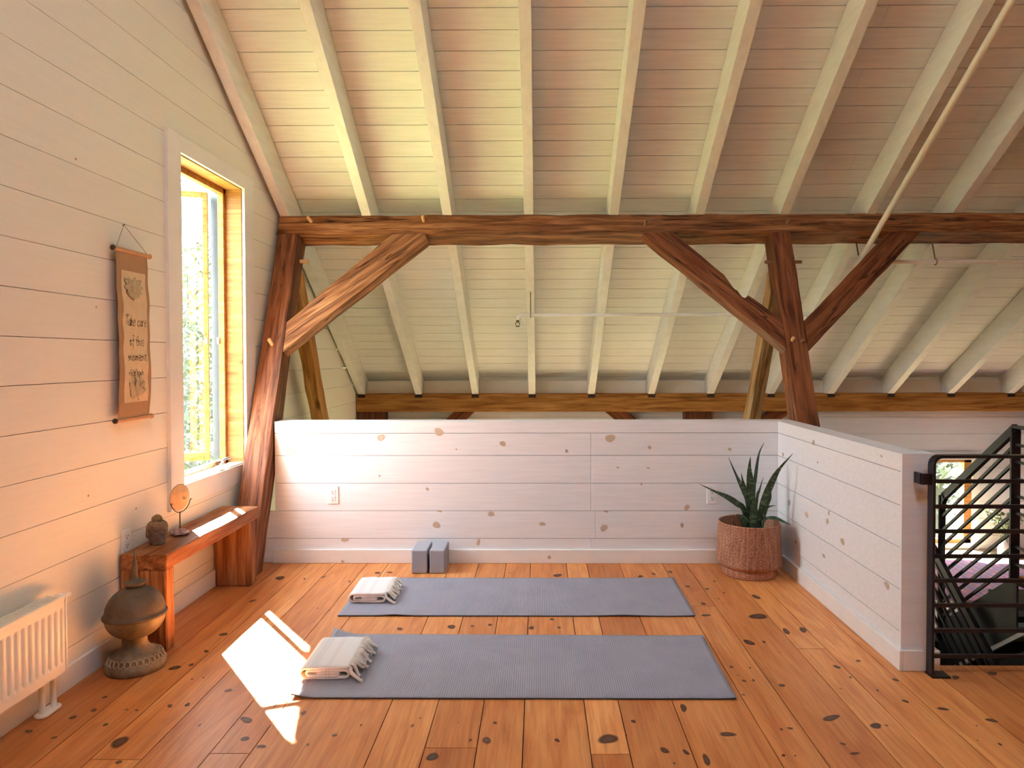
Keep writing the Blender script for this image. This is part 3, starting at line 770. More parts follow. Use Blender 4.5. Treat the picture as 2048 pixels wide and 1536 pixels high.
for j in range(RG + 1):
    zv = .11 * j / RG
    for k in range(SEG):
        w = 2 * math.pi * k / SEG; c, s = math.cos(w), math.sin(w)
        r = pr(min(zv, .1099)) * (1 if j < RG else 0)
        f = max(0, c)
        b = 0
        if f > 0:
            lat = s * r
            b += .011 * math.exp(-(lat / .006) ** 2) * math.exp(-((zv - .056) / .011) ** 2)   # nose
            b += .004 * math.exp(-(lat / .010) ** 2) * math.exp(-((zv - .038) / .004) ** 2)   # lips
            b += .004 * math.exp(-(lat / .012) ** 2) * math.exp(-((zv - .026) / .006) ** 2)   # chin
            b -= .004 * math.exp(-((abs(lat) - .015) / .007) ** 2) * math.exp(-((zv - .064) / .005) ** 2)
            b += .003 * math.exp(-((abs(lat) - .015) / .010) ** 2) * math.exp(-((zv - .073) / .004) ** 2)
        r2 = r + b
        p = fd * (c * r2 * (1.08 if c > 0 else 1.0)) + sd * (s * r2 * .92)
        vs.append(Vector((HX + p.x, HYY + p.y, HZ + zv)))
fs = [tuple(range(SEG))[::-1]]
for j in range(RG):
    for k in range(SEG):
        k2 = (k + 1) % SEG; fs.append((j * SEG + k, j * SEG + k2, (j + 1) * SEG + k2, (j + 1) * SEG + k))
hb.add(vs, fs, 0, None, True); hb.build('head', M['stone_dark'], bh)
hc = MB()
for j in range(11):
    zv = .078 + .034 * j / 10
    r = pr(min(zv, .1095)) - .001 if zv < .1095 else .006
    nk = max(4, int(2 * math.pi * r / .0085))
    for k in range(nk):
        w = 2 * math.pi * (k + .5 * (j % 2)) / nk
        if math.cos(w) > .45 and zv < .088: continue
        p = fd * math.cos(w) * r + sd * math.sin(w) * r * .94
        hc.blob((HX + p.x, HYY + p.y, HZ + zv), (.005, .005, .0045), 7, 5)
hc.blob((HX, HYY, HZ + .115), (.021, .021, .022), 16, 10)
for j in range(4):
    for k in range(9 - 2 * j):
        w = 2 * math.pi * k / (9 - 2 * j); r = .021 * math.cos(j * .42)
        hc.blob((HX + r * math.cos(w), HYY + r * math.sin(w), HZ + .117 + .020 * math.sin(j * .42)), (.0045, .0045, .004), 7, 5)
hc.build('hair_curls', M['stone_brown'], bh)
for s in (1, -1):
    e = MB(); p = sd * s * .043 - fd * .004
    e.blob((HX + p.x, HYY + p.y, HZ + .056), (.007, .007, .024), 10, 10); e.build('ear', M['stone_brown'], bh)

M['amethyst'] = flat('amethyst_cluster', (.42, .27, .26), .5, 0, .45, 60, .5)
M['shell'] = flat('shell', (.66, .42, .22), .45, 0, .2, 14)
M['wire'] = flat('dark_wire', (.04, .03, .025), .5, .5)
SX, SY = -1.80, 3.50
ds = thing('display_stand', (SX, SY, BT + .001), 'rough crystal rock with a thin metal rod and cradle on the bench', 'stand')
rk = MB()
for k in range(46):
    a = rnd.random() * 6.28; d = rnd.random() ** .5
    c = (SX + .042 * d * math.cos(a), SY + .042 * d * math.sin(a), BT + .013 + .018 * (1 - d * d) * rnd.random())
    q = .008 + .007 * rnd.random()
    rk.blob(c, (q, q * .9, q * .85), 6, 5, 0, lambda d_: 1 + .25 * noise.noise(d_ * 3))
rk.blob((SX, SY, BT + .012), (.045, .045, .0115), 18, 8); rk.build('rock_base', M['amethyst'], ds, smooth=False)
DZ = .632; DV = Vector((.97, -.24, 0)).normalized(); DU = Vector((-DV.y, DV.x, 0))    # disc faces DV
m_ = MB(); m_.tube([(SX, SY, BT + .01), (SX, SY, .556)], .0028, 7); m_.build('rod', M['wire'], ds)
m_ = MB(); arc = []
DR = .066
for k in range(19):
    w = R(195 + 150 * k / 18)
    p = Vector((SX, SY, DZ)) + DU * (math.cos(w) * (DR + .003)) + Vector((0, 0, math.sin(w) * (DR + .006))) + DV * .006
    arc.append(p)
m_.tube(arc, .0022, 6); m_.tube([arc[0], arc[0] + DV * .01], .0022, 6); m_.tube([arc[-1], arc[-1] + DV * .01], .0022, 6)
m_.tube([(SX, SY, .553), arc[9]], .0025, 6)
m_.build('cradle', M['wire'], ds)
dsc = MB(); vs = []; fs = []
rings, SG = 12, 40
for side in (0, 1):
    for i in range(rings + 1):
        r = DR * i / rings
        for k in range(SG):
            w = 2 * math.pi * k / SG
            zz = (.010 * (1 - (r / DR) ** 2) + .003) * (1 if side == 0 else -.3)
            dd = math.hypot(r * math.cos(w) - .018, r * math.sin(w) - .004)
            if side == 0:
                zz += .006 * math.exp(-((dd - .02) / .005) ** 2) - .008 * math.exp(-(dd / .014) ** 2)
            p = Vector((SX, SY, DZ + .002)) + DU * (r * math.cos(w)) + Vector((0, 0, r * math.sin(w) * 1.0)) + DV * (zz - .002)
            vs.append(p)
nv = (rings + 1) * SG
for side in (0, 1):
    for i in range(rings):
        for k in range(SG):
            k2 = (k + 1) % SG; a = side * nv
            f = (a + i * SG + k, a + i * SG + k2, a + (i + 1) * SG + k2, a + (i + 1) * SG + k)
            fs.append(f if side == 0 else f[::-1])
for k in range(SG):
    k2 = (k + 1) % SG; fs.append((rings * SG + k, rings * SG + k2, nv + rings * SG + k2, nv + rings * SG + k))
dsc.add(vs, fs, 0, None, True)
tag(dsc.build('shell_disc', M['shell'], origin=(SX, SY, DZ - DR)), 'round tan shell disc held upright in the wire cradle', 'shell')

# ------------------------------------------------------------------ finial ornament on the floor
def metal_patina():
    m, nt, b, o = new_mat('aged_zinc')
    v = coords(nt)
    f = noise_tex(nt, v, 9, 5, .6); f2 = noise_tex(nt, v, 40, 3)
    c = ramp(nt, f, [(.3, (.10, .075, .048)), (.5, (.21, .155, .098)), (.7, (.33, .245, .155))])
    c = mixc(nt, c, ramp(nt, f2, [(.35, (.7, .68, .65)), (.6, (1.05, 1.05, 1.05))]), .5, 'MULTIPLY')
    nt.links.new(c, b.inputs['Base Color']); b.inputs['Roughness'].default_value = .6; b.inputs['Metallic'].default_value = .25
    bump(nt, b, f2, .15, .003); return m
M['zinc'] = metal_patina()
M['zinc_dark'] = flat('aged_zinc_dark', (.12, .088, .058), .65, .2, .35, 14, .2)
M['zinc_light'] = flat('aged_zinc_light', (.36, .265, .165), .65, .2, .25, 14, .2)
FX, FY = -1.738, 2.995
fi = thing('roof_finial', (FX, FY, 0), 'weathered metal ball finial with a tall spike standing on the floor before the bench', 'ornament')
bs = MB(); bs.lathe([(0, .001), (.116, .001), (.119, .008), (.119, .03), (.112, .036), (.110, .040), (.098, .062), (.085, .072), (.078, .074), (.068, .08), (.054, .094), (.046, .11), (.045, .128), (.049, .138), (.048, .143), (.042, .146)], (FX, FY, 0), 56)
bs.build('base', M['zinc'], fi)
gd = MB()
for k in range(28):
    w = 2 * math.pi * k / 28; cx, cy = FX + .103 * math.cos(w), FY + .103 * math.sin(w)
    a = Vector((math.cos(w), math.sin(w), 0)); t = Vector((-a.y, a.x, 0)); up = (Vector((0, 0, 1)) * .03 - a * .016).normalized(); nn = t.cross(up)
    if nn.dot(a) < 0: nn = -nn
    ring = [Vector((cx, cy, .051)) + t * .0105 * math.cos(q) + up * .0135 * math.sin(q) + nn * .003 for q in [i * math.pi / 7 for i in range(15)]]
    gd.tube(ring, .0026, 6); gd.add([q - nn * .0022 for q in ring[:-1]], [tuple(range(14))], 1)
gd.build('gadroon_band', [M['zinc_light'], M['zinc_dark']], fi)
bo = MB(); BZ = .236; RB = .117
lo = [(RB * math.sin(t), BZ - .012 - .095 * math.cos(t) - .0) for t in [R(22 + 68 * i / 10) for i in range(11)]]
lo = [(.046, .142)] + lo + [(RB, BZ - .010)]
bo.lathe(lo, (FX, FY, 0), 56); bo.build('lower_bowl', M['zinc'], fi)
up_ = MB(); up_.lathe([(RB, BZ - .012), (RB + .008, BZ - .008), (RB + .009, BZ - .002), (RB + .006, BZ + .004), (RB, BZ + .006)] + [(RB * math.cos(t), BZ + .006 + .112 * math.sin(t)) for t in [R(90 * i / 12) for i in range(1, 12)]] + [(.018, .354)], (FX, FY, 0), 56)
up_.build('upper_dome', M['zinc_dark'], fi)
sk = MB(); sk.lathe([(.012, .35), (.03, .352), (.044, .366), (.045, .370), (.028, .376), (.018, .379), (.016, .386), (.013, .40), (.011, .43), (.006, .47), (.0015, .502), (0, .503)], (FX, FY, 0), 28)
sk.build('spike', M['zinc_dark'], fi)

# ------------------------------------------------------------------ radiator
ra = thing('radiator', (-1.83, 2.3, 0), 'cream panel radiator low on the gable wall with valve and two floor pipes', 'radiator')
X0, X1, RY0, RY1, RZ0, RZ1 = -1.872, -1.802, 1.75, 2.648, .14, .428
pa = MB(); pa.box(X0, X1 - .012, RY0, RY1 - .004, RZ0 + .002, RZ1 - .012)
FXr = X1
ny = int((RY1 - RY0 - .03) / .0333); prof = []
# pressed front panel: raised flutes between flat margins
ysec = [(RY0, 0)]
for k in range(ny):
    y = RY1 - .018 - .0333 * (k + 1)
    ysec += []
yl = []
y = RY1 - .016
seq = [(RY1 - .004, 0)]
for k in range(ny):
    a = y - .0333 * k
    seq += [(a, 0), (a - .004, -.007), (a - .0125, -.0085), (a - .0165, 0), (a - .021, .002), (a - .029, .002)]
seq += [(RY0, 0)]
zst = [(RZ0, 0), (RZ0 + .034, 0), (RZ0 + .046, 1), (RZ1 - .052, 1), (RZ1 - .04, 0), (RZ1 - .004, 0)]
vs = []
for zz, k in zst:
    for yy, d in seq: vs.append((FXr - .002 + d * k, yy, zz))
nS_ = len(seq); fs = []
for i in range(len(zst) - 1):
    for j in range(nS_ - 1): fs.append((i * nS_ + j, i * nS_ + j + 1, (i + 1) * nS_ + j + 1, (i + 1) * nS_ + j))
fs = [f[::-1] for f in fs]
pa.add(vs, fs, 0, None, False)
pa.build('panel', M['enamel'], ra)
sc2 = MB(); sc2.box(X0 - .004, X1 + .003, RY1 - .004, RY1 + .004, RZ0 + .004, RZ1 - .002); sc2.build('side_cover', M['enamel'], ra, bevel=.002)
gr = MB(); gr.box(X0 - .003, X0 + .006, RY0, RY1, RZ1 - .012, RZ1); gr.box(X1 - .012, X1 + .001, RY0, RY1, RZ1 - .012, RZ1)
y = RY0
while y < RY1 - .004: gr.box(X0, X1, y, y + .005, RZ1 - .01, RZ1 - .002); y += .0115
gr.build('top_grille', M['enamel'], ra)
va = MB(); vc = (-1.836, RY1 + .004, RZ1 - .018)
va.lathe([(0, 0), (.02, 0), (.022, .003), (.022, .018), (.019, .022), (.013, .024), (.0125, .06), (.011, .064), (0, .065)], vc, 20, axis='y'); va.build('valve', M['enamel'], ra)
for (x, y) in ((-1.846, 2.575), (-1.846, 2.637)):
    m_ = MB(); m_.tube([(x, y, .004), (x, y, RZ0 + .01)], .0105, 14); m_.build('pipe', M['enamel'], ra)
cp = MB(); cps = []
for k in range(24):
    w = 2 * math.pi * k / 24; cps.append((-1.846 + .026 * math.cos(w), 2.606 + math.copysign(.031, math.sin(w)) + .024 * math.sin(w), .001))
cp.prism(cps, (0, 0, .012)); cp.build('floor_plate', M['enamel'], ra, bevel=.004)

# ------------------------------------------------------------------ hanging scroll
M['linen'] = flat('scroll_linen', (.40, .235, .12), .85, 0, .12, 220)
M['paper'] = flat('scroll_paper', (.66, .50, .31), .85, 0, .06, 25)
M['ink'] = flat('ink', (.012, .01, .01), .7)
M['wash'] = flat('lotus_wash', (.47, .37, .23), .85, 0, .12, 40)
M['wash_dark'] = flat('lotus_line', (.12, .095, .06), .85)
M['dowel'] = flat('scroll_dowel', (.52, .27, .12), .6)
M['finial'] = flat('dark_finial', (.035, .018, .012), .4)
SXX = WX + .030
sr = thing('hanging_scroll', (SXX, 3.245, 1.05), 'narrow tan wall scroll with lotus drawings and brush lettering beside the window', 'scroll')
Y0s, Y1s, Z0s, Z1s = 3.118, 3.370, 1.055, 1.815
def wav(y, z):
    return .002 * math.sin(z * 17) + .0012 * math.sin(z * 41 + y * 20) + .010 * math.exp(-((z - 1.35) / .25) ** 2)
def hem(z, s): return .0025 * math.sin(z * 15 + s) + .0014 * math.sin(z * 37 + s * 3)
cl_ = MB(); NZ, NY = 60, 10; vs = []
for sgn in (0, 1):
    for i in range(NZ + 1):
        z = Z0s + (Z1s - Z0s) * i / NZ
        for j in range(NY + 1):
            a = Y0s + hem(z, 0); b = Y1s + hem(z, 2)
            y = a + (b - a) * j / NY
            vs.append((SXX + wav(y, z) - .0015 * sgn, y, z))
fs = []; nv = (NZ + 1) * (NY + 1)
for sgn in (0, 1):
    for i in range(NZ):
        for j in range(NY):
            a = sgn * nv + i * (NY + 1) + j; f = (a, a + 1, a + NY + 2, a + NY + 1); fs.append(f if sgn == 0 else f[::-1])
for i in range(NZ):
    for j in (0, NY):
        a = i * (NY + 1) + j; f = (a, a + NY + 1, nv + a + NY + 1, nv + a); fs.append(f)
cl_.add(vs, fs, 0, None, True); cl_.build('linen_backing', M['linen'], sr)
pp = MB(); PZ0, PZ1, PY0, PY1 = 1.128, 1.728, 3.152, 3.345; vs = []
for i in range(NZ + 1):
    z = PZ0 + (PZ1 - PZ0) * i / NZ
    for j in range(NY + 1):
        y = PY0 + (PY1 - PY0) * j / NY + .0025 * math.sin(z * 45) * (1 if j in (0, NY) else 0)
        vs.append((SXX + wav(y, z) + .0016 + .0008 * math.sin(z * 60 + y * 9), y, z))
pp.add(vs, [(i * (NY + 1) + j, i * (NY + 1) + j + 1, (i + 1) * (NY + 1) + j + 1, (i + 1) * (NY + 1) + j) for i in range(NZ) for j in range(NY)], 0, None, True)
PAPER = pp.build('paper_panel', M['paper'], sr)
def on_paper(y, z, lift): return Vector((SXX + wav(y, z) + .0026 + .0008 * math.sin(z * 60 + y * 9) + lift, y, z))
def petal(mb, c, ang, ln, wd, lift, mi, n=12):
    """flat pointed petal"""
    d = Vector((math.cos(ang), math.sin(ang))); s = Vector((-d.y, d.x)); pts = []
    for k in range(n + 1):
        t = k / n; w = wd * math.sin(math.pi * t ** .8) ** .8 * .5; p = Vector(c) + d * ln * t; pts.append(p + s * w)
    for k in range(n - 1, 0, -1):
        t = k / n; w = wd * math.sin(math.pi * t ** .8) ** .8 * .5; p = Vector(c) + d * ln * t; pts.append(p - s * w)
    mb.add([on_paper(p.x, p.y, lift) for p in pts], [tuple(range(len(pts)))], mi)
    return pts
def stroke(mb, pts, w, lift=.0004, mi=0):
    """brush stroke: ribbon on the paper"""
    P = [Vector(p) for p in pts]; L = []; Rr = []
    for i, p in enumerate(P):
        t = P[min(i + 1, len(P) - 1)] - P[max(i - 1, 0)]
        if t.length < 1e-7: t = Vector((1, 0))
        t.normalize(); s = Vector((-t.y, t.x))
        ww = w * (.65 + .5 * math.sin(i * 1.7 + p.x * 300)) * .5
        L.append(p + s * ww); Rr.append(p - s * ww)
    vs = [on_paper(p.x, p.y, lift) for p in L + Rr]; n = len(P)
    mb.add(vs, [(i, n + i, n + i + 1, i + 1) for i in range(n - 1)], mi)
lo1 = MB(); cy, cz = 3.235, 1.652
for (a, l, w) in ((150, .075, .03), (30, .085, .03), (125, .055, .028), (60, .06, .03), (178, .07, .03), (5, .085, .032), (205, .06, .024), (-20, .07, .028), (225, .06, .02), (-45, .06, .022), (245, .055, .018), (-62, .055, .018), (262, .055, .016), (-82, .055, .016), (90, .035, .03)):
    pts = petal(lo1, (cy, cz), R(a), l, w, .0002 + .00002 * len(lo1.f), 0); stroke(lo1, pts + [pts[0]], .0032, .0008, 1)
lo1.build('lotus_drawing', [M['wash'], M['wash_dark']], PAPER)
lo2 = MB(); cy, cz = 3.25, 1.165
for (a, l, w) in ((92, .115, .05), (115, .10, .035), (68, .10, .035), (140, .085, .035), (42, .085, .03), (165, .06, .035), (15, .075, .03), (185, .05, .03), (100, .07, .03)):
    pts = petal(lo2, (cy, cz), R(a), l, w, .0002 + .00002 * len(lo2.f), 0); stroke(lo2, pts + [pts[0]], .0032, .0008, 1)
stroke(lo2, [(cy, cz), (cy + .01, cz - .012), (cy + .012, cz - .022), (cy + .022, cz - .03)], .003, .0008, 1)
lo2.build('lotus_drawing', [M['wash'], M['wash_dark']], PAPER)
GL = {'T': [[(-.1, .95), (.3, 1), (.75, .95)], [(.33, 1), (.3, .5), (.36, 0)]],
      'a': [[(.5, .5), (.2, .55), (.05, .25), (.2, .02), (.45, .15), (.52, .5)], [(.52, .5), (.5, .15), (.62, 0)]],
      'k': [[(.08, .95), (.06, .5), (.08, 0)], [(.45, .5), (.12, .28), (.5, 0)]],
      'e': [[(.06, .28), (.42, .36), (.35, .55), (.12, .5), (.05, .2), (.2, 0), (.5, .1)]],
      'c': [[(.45, .5), (.2, .52), (.05, .25), (.18, 0), (.5, .06)]],
      'r': [[(.08, .52), (.1, .25), (.08, 0)], [(.1, .35), (.25, .52), (.45, .5)]],
      'o': [[(.25, .52), (.05, .28), (.2, .0), (.45, .2), (.3, .52)]],
      'f': [[(.5, .9), (.3, .95), (.24, .6), (.25, 0), (.22, -.35)], [(.05, .45), (.5, .5)]],
      't': [[(.22, .8), (.2, .3), (.3, 0), (.45, .05)], [(0, .52), (.48, .56)]],
      'h': [[(.08, .95), (.07, .5), (.06, 0)], [(.08, .3), (.28, .5), (.4, .3), (.42, 0)]],
      'i': [[(.15, .5), (.15, .2), (.22, 0)], [(.16, .72), (.19, .75)]],
      's': [[(.42, .5), (.15, .48), (.15, .32), (.4, .2), (.3, 0), (.03, .05)]],
      'm': [[(.06, .5), (.06, 0)], [(.07, .3), (.25, .5), (.32, .05)], [(.33, .3), (.5, .5), (.58, .2), (.64, 0)]],
      'n': [[(.06, .5), (.06, 0)], [(.07, .3), (.28, .5), (.4, .3), (.44, 0)]],
      '^': [[(.0, .7), (.15, .85), (.3, .7)]], '.': [[(.15, -.22), (.2, -.18)]]}
ADV = {'T': .62, 'm': .78, 'i': .34, 't': .5, ' ': .38, 'f': .5, '^': 0, '.': 0}
def smoothp(ps):
    out = []
    for i in range(len(ps) - 1):
        p0 = ps[max(i - 1, 0)]; p1 = ps[i]; p2 = ps[i + 1]; p3 = ps[min(i + 2, len(ps) - 1)]
        for k in range(4):
            t = k / 4
            out.append(tuple(.5 * ((2 * p1[d]) + (-p0[d] + p2[d]) * t + (2 * p0[d] - 5 * p1[d] + 4 * p2[d] - p3[d]) * t * t + (-p0[d] + 3 * p1[d] - 3 * p2[d] + p3[d]) * t ** 3) for d in (0, 1)))
    out.append(ps[-1]); return out
def write(txt, y, z, h, w, wt):
    m = MB(); x = 0
    for ch in txt:
        for s in GL.get(ch, []):
            stroke(m, [(y + (x + px) * w, z + pz * h) for px, pz in smoothp(s)], wt, .0006)
        x += ADV.get(ch, .58)
    return m
for (txt, y, z, h, w, wt) in (('Take care', 3.170, 1.478, .050, .0325, .0042), ('of this', 3.195, 1.388, .050, .035, .0042), ('moment', 3.182, 1.318, .046, .0395, .0042), ('nh^at ha.nh', 3.183, 1.250, .032, .0255, .0034)):
    write(txt, y, z, h, w, wt).build('brush_lettering', M['ink'], PAPER)
for zz, nm in ((Z1s + .004, 'top_dowel'), (Z0s - .004, 'bottom_dowel')):
    m_ = MB(); m_.tube([(SXX - .002, Y0s - .012, zz), (SXX - .002, Y1s + .014, zz)], .0095, 14); d_ = m_.build(nm, M['dowel'], sr)
    for yy in (Y0s - .018, Y1s + .02):
        m_ = MB(); m_.blob((SXX - .002, yy, zz), (.0125, .009, .0125), 14, 10); m_.build('end_knob', M['finial'] if yy < 3.2 else M['dowel'], d_)
m_ = MB(); m_.tube([(SXX, Y0s + .004, Z1s + .012), (WX + .006, 3.222, 1.94)], .0014, 6); m_.tube([(SXX, Y1s - .004, Z1s + .012), (WX + .006, 3.222, 1.94)], .0014, 6)
m_.build('hanging_cord', M['linen'], sr)
m_ = MB(); m_.tube([(WX, 3.222, 1.937), (WX + .01, 3.222, 1.943)], .0022, 6); m_.build('nail', M['wire'], sr)

# ------------------------------------------------------------------ yoga mats, towels, blocks
def mat_fabric():
    m, nt, b, o = new_mat('yoga_mat_foam')
    v = coords(nt)
    n = noise_tex(nt, v, 6, 3)
    w = nt.nodes.new('ShaderNodeTexWave'); w.inputs['Scale'].default_value = 34; w.inputs['Distortion'].default_value = .6
    w.inputs['Detail Scale'].default_value = 8
    nt.links.new(v, w.inputs['Vector'])
    c = ramp(nt, n, [(.3, (.28, .275, .33)), (.7, (.325, .318, .38))])
    c = mixc(nt, c, ramp(nt, w.outputs['Fac'], [(.2, (.84, .84, .84)), (.8, (1.04, 1.04, 1.04))]), .6, 'MULTIPLY')
    nt.links.new(c, b.inputs['Base Color']); b.inputs['Roughness'].default_value = .55
    b.inputs['Specular IOR Level'].default_value = .35
    bump(nt, b, w.outputs['Fac'], .25, .003); return m
M['mat'] = mat_fabric()
M['mat_edge'] = flat('mat_underside', (.05, .045, .05), .8)
def yoga_mat(c00, c10, c11, c01, curl, label):
    NX, NYY = 90, 34; T = .0055
    def P(u, v):
        a = Vector(c00).lerp(Vector(c10), u); b = Vector(c01).lerp(Vector(c11), u); return a.lerp(b, v)
    vs = []
    for s in (1, 0):
        for i in range(NX + 1):
            for j in range(NYY + 1):
                u, v = i / NX, j / NYY; p = P(u, v)
                z = .0008 + curl(u, v); vs.append((p.x, p.y, z + T * s))
    nv = (NX + 1) * (NYY + 1); fs = []; mi = []
    m = MB()
    top = [(i * (NYY + 1) + j, (i + 1) * (NYY + 1) + j, (i + 1) * (NYY + 1) + j + 1, i * (NYY + 1) + j + 1) for i in range(NX) for j in range(NYY)]
    bot = [tuple(q + nv for q in f[::-1]) for f in top]
    side = []
    for i in range(NX):
        for j in (0, NYY):
            a, b = i * (NYY + 1) + j, (i + 1) * (NYY + 1) + j; side.append((a, nv + a, nv + b, b) if j == 0 else (a, b, nv + b, nv + a))
    for j in range(NYY):
        for i in (0, NX):
            a, b = i * (NYY + 1) + j, i * (NYY + 1) + j + 1; side.append((a, b, nv + b, nv + a) if i == 0 else (a, nv + a, nv + b, b))
    m.add(vs, top, 0, None, True)
    o = 0
    for f in bot + side: m.f.append(list(f)); m.mi.append(1); m.col.append([(1, 1, 1)] * 4); m.sm.append(False)
    ctr = P(.5, .5)
    return tag(m.build('yoga_mat', [M['mat'], M['mat_edge']], origin=(ctr.x, ctr.y, 0)), label, 'yoga mat', 'unrolled yoga mats')
def curl1(u, v):
    d = math.hypot(u / .065, (1 - v) / .26); z = .030 * max(0, 1 - d) ** 1.6
    d2 = math.hypot(u / .05, v / .22); z += .016 * max(0, 1 - d2) ** 1.5
    return z + .0012 * max(0, noise.noise(Vector((u * 6, v * 3, 1)))) + .004 * max(0, (u - .95) / .05) ** 2
def curl2(u, v):
    z = .006 * max(0, 1 - abs(u - .16) / .07) ** 1.5 * max(0, 1 - v / .25)
    z += .005 * max(0, 1 - abs(u - .8) / .12) ** 2 * max(0, 1 - v / .2)
    return z + .001 * max(0, noise.noise(Vector((u * 6, v * 3, 5)))) + .003 * max(0, (u - .94) / .06) ** 2
yoga_mat((-.972, 2.716, 0), (.762, 2.716, 0), (.776, 3.335, 0), (-.985, 3.350, 0), curl1, 'grey yoga mat nearest the viewer, with a curled far left corner')
yoga_mat((-1.039, 3.592, 0), (.797, 3.592, 0), (.805, 4.212, 0), (-1.045, 4.212, 0), curl2, 'grey yoga mat nearest the half wall and the yoga blocks')

def towel_mat():
    m, nt, b, o = new_mat('cotton_towel')
    tc = nt.nodes.new('ShaderNodeTexCoord'); sx = nd(nt, 'ShaderNodeSeparateXYZ'); nt.links.new(tc.outputs['Object'], sx.inputs[0])
    acc = None
    for u in (-.058, -.048, -.038, .006, .016):
        a = nd(nt, 'ShaderNodeMath', operation='SUBTRACT', i_1=u); nt.links.new(sx.outputs[0], a.inputs[0])
        ab = nd(nt, 'ShaderNodeMath', operation='ABSOLUTE'); nt.links.new(a.outputs[0], ab.inputs[0])
        lt = nd(nt, 'ShaderNodeMath', operation='LESS_THAN', i_1=.0013); nt.links.new(ab.outputs[0], lt.inputs[0])
        if acc is None: acc = lt.outputs[0]
        else:
            mx = nd(nt, 'ShaderNodeMath', operation='MAXIMUM'); nt.links.new(acc, mx.inputs[0]); nt.links.new(lt.outputs[0], mx.inputs[1]); acc = mx.outputs[0]
    n = noise_tex(nt, coords(nt), 300, 2)
    c = mixc(nt, ramp(nt, n, [(.3, (.72, .68, .66)), (.7, (.80, .76, .74))]), (.60, .54, .54), acc)
    nt.links.new(c, b.inputs['Base Color']); b.inputs['Roughness'].default_value = .95
    b.inputs['Specular IOR Level'].default_value = .1
    bump(nt, b, n, .2, .002); return m
M['towel'] = towel_mat()
M['fringe'] = flat('cotton_fringe', (.70, .64, .58), .95, 0, .08, 80)
def towel(cx, cy, z0, w, d, h, rz, label, seed):
    rg = random.Random(seed)
    t = thing('folded_towel', (cx, cy, z0), label, 'towel', 'folded fringed towels')
    t.rotation_euler = (0, 0, rz)
    L, Rt = -w / 2, w / 2
    # a flat roll: outer wrap open on the right, inner folds
    lay = h / 5
    th = lay * .86
    path = [(Rt - .012, h - lay * .5)]
    def run(x0, x1, z, n=10): return [(x0 + (x1 - x0) * i / n, z) for i in range(n + 1)]
    def turn(xc, za, zb, sgn, n=8):
        zc = (za + zb) / 2; r = abs(za - zb) / 2
        return [(xc + sgn * r * math.sin(math.pi * i / n) * 1.1, zc + (za - zc) * math.cos(math.pi * i / n)) for i in range(1, n)]
    zt, z2, z3, z4, zb = h - lay * .5, h - lay * 1.5, h - lay * 2.5, h - lay * 3.5, lay * .5
    path = run(Rt, L + .026, zt) + turn(L + .026, zt, zb, -1, 14) + run(L + .026, Rt - .022, zb) + turn(Rt - .022, zb, z2, 1, 12) + run(Rt - .022, L + .04, z2) + turn(L + .04, z2, z4, -1, 8) + run(L + .04, Rt - .055, z4) + turn(Rt - .055, z4, z3, 1, 5) + run(Rt - .055, L + .07, z3)
    P = [Vector(p) for p in path]; n = len(P); A = []; B = []
    for i, p in enumerate(P):
        tn = (P[min(i + 1, n - 1)] - P[max(i - 1, 0)]).normalized(); s = Vector((-tn.y, tn.x)) * th / 2
        A.append(p + s); B.append(p - s)
    ND = 14; vs = []
    for k in range(ND + 1):
        y = -d / 2 + d * k / ND
        for q, arr in ((0, A), (1, B)):
            for i, p in enumerate(arr):
                wz = .0022 * noise.noise(Vector((p.x * 20, y * 14, seed))) * (p.y / h + .2); wx = .004 * noise.noise(Vector((p.y * 40, y * 9, seed + 3)))
                ey = .006 * noise.noise(Vector((p.x * 9, p.y * 60, seed + 7))) if k in (0, ND) else 0
                vs.append((p.x + wx, y + ey, max(.0003, p.y + wz)))
    fs = []; row = 2 * n
    for k in range(ND):
        a, b = k * row, (k + 1) * row
        for i in range(n - 1):
            fs.append((a + i, a + i + 1, b + i + 1, b + i)); fs.append((a + n + i + 1, a + n + i, b + n + i, b + n + i + 1))
        fs.append((a, b, b + n, a + n)); fs.append((a + n - 1, a + 2 * n - 1, b + 2 * n - 1, b + n - 1))
    for k, a in ((0, 0), (1, ND * row)):
        for i in range(n - 1):
            f = (a + i, a + n + i, a + n + i + 1, a + i + 1); fs.append(f if k == 0 else f[::-1])
    m = MB(); m.add(vs, fs, 0, None, True)
    def kid(m, name, mat, par):
        me_o = m.build(name, mat); me_o.parent = par; return me_o
    kid(m, 'cloth', M['towel'], t)
    f = MB()
    NT = 17
    for k in range(NT):
        y = -d / 2 + .012 + (d - .024) * k / (NT - 1); y += rg.uniform(-.004, .004)
        ln = rg.uniform(.035, .055); yy = rg.uniform(-.02, .012)
        a = Vector((Rt - .004, y, h - lay * .5 + .002)); b = a + Vector((ln * .45, yy * .4, .002)); c = a + Vector((ln, yy, -rg.uniform(.010, h * .75)))
        if k == 0: b = a + Vector((.012, -.015, -.02)); c = Vector((Rt + .045, y - .03, .006))
        c.z = max(c.z, .005)
        e = c + Vector((.010, yy * .3, -.004)); e.z = max(.004, e.z)
        f.tube([a - Vector((.01, 0, 0)), a, a.lerp(b, .5), b, b.lerp(c, .5), c, e], [.002, .006, .0075, .008, .007, .0062, .008], 8)
        kx = a.lerp(b, .35); f.blob(kx, (.0085, .008, .0075), 8, 6)
    kid(f, 'fringe', M['fringe'], t)
towel(-.888, 3.02, .0085, .205, .315, .052, R(2), 'folded cream towel with a fringe on the near yoga mat', 3)
towel(-.937, 3.915, .0085, .20, .29, .05, R(2), 'folded white towel with a fringe on the far yoga mat', 11)

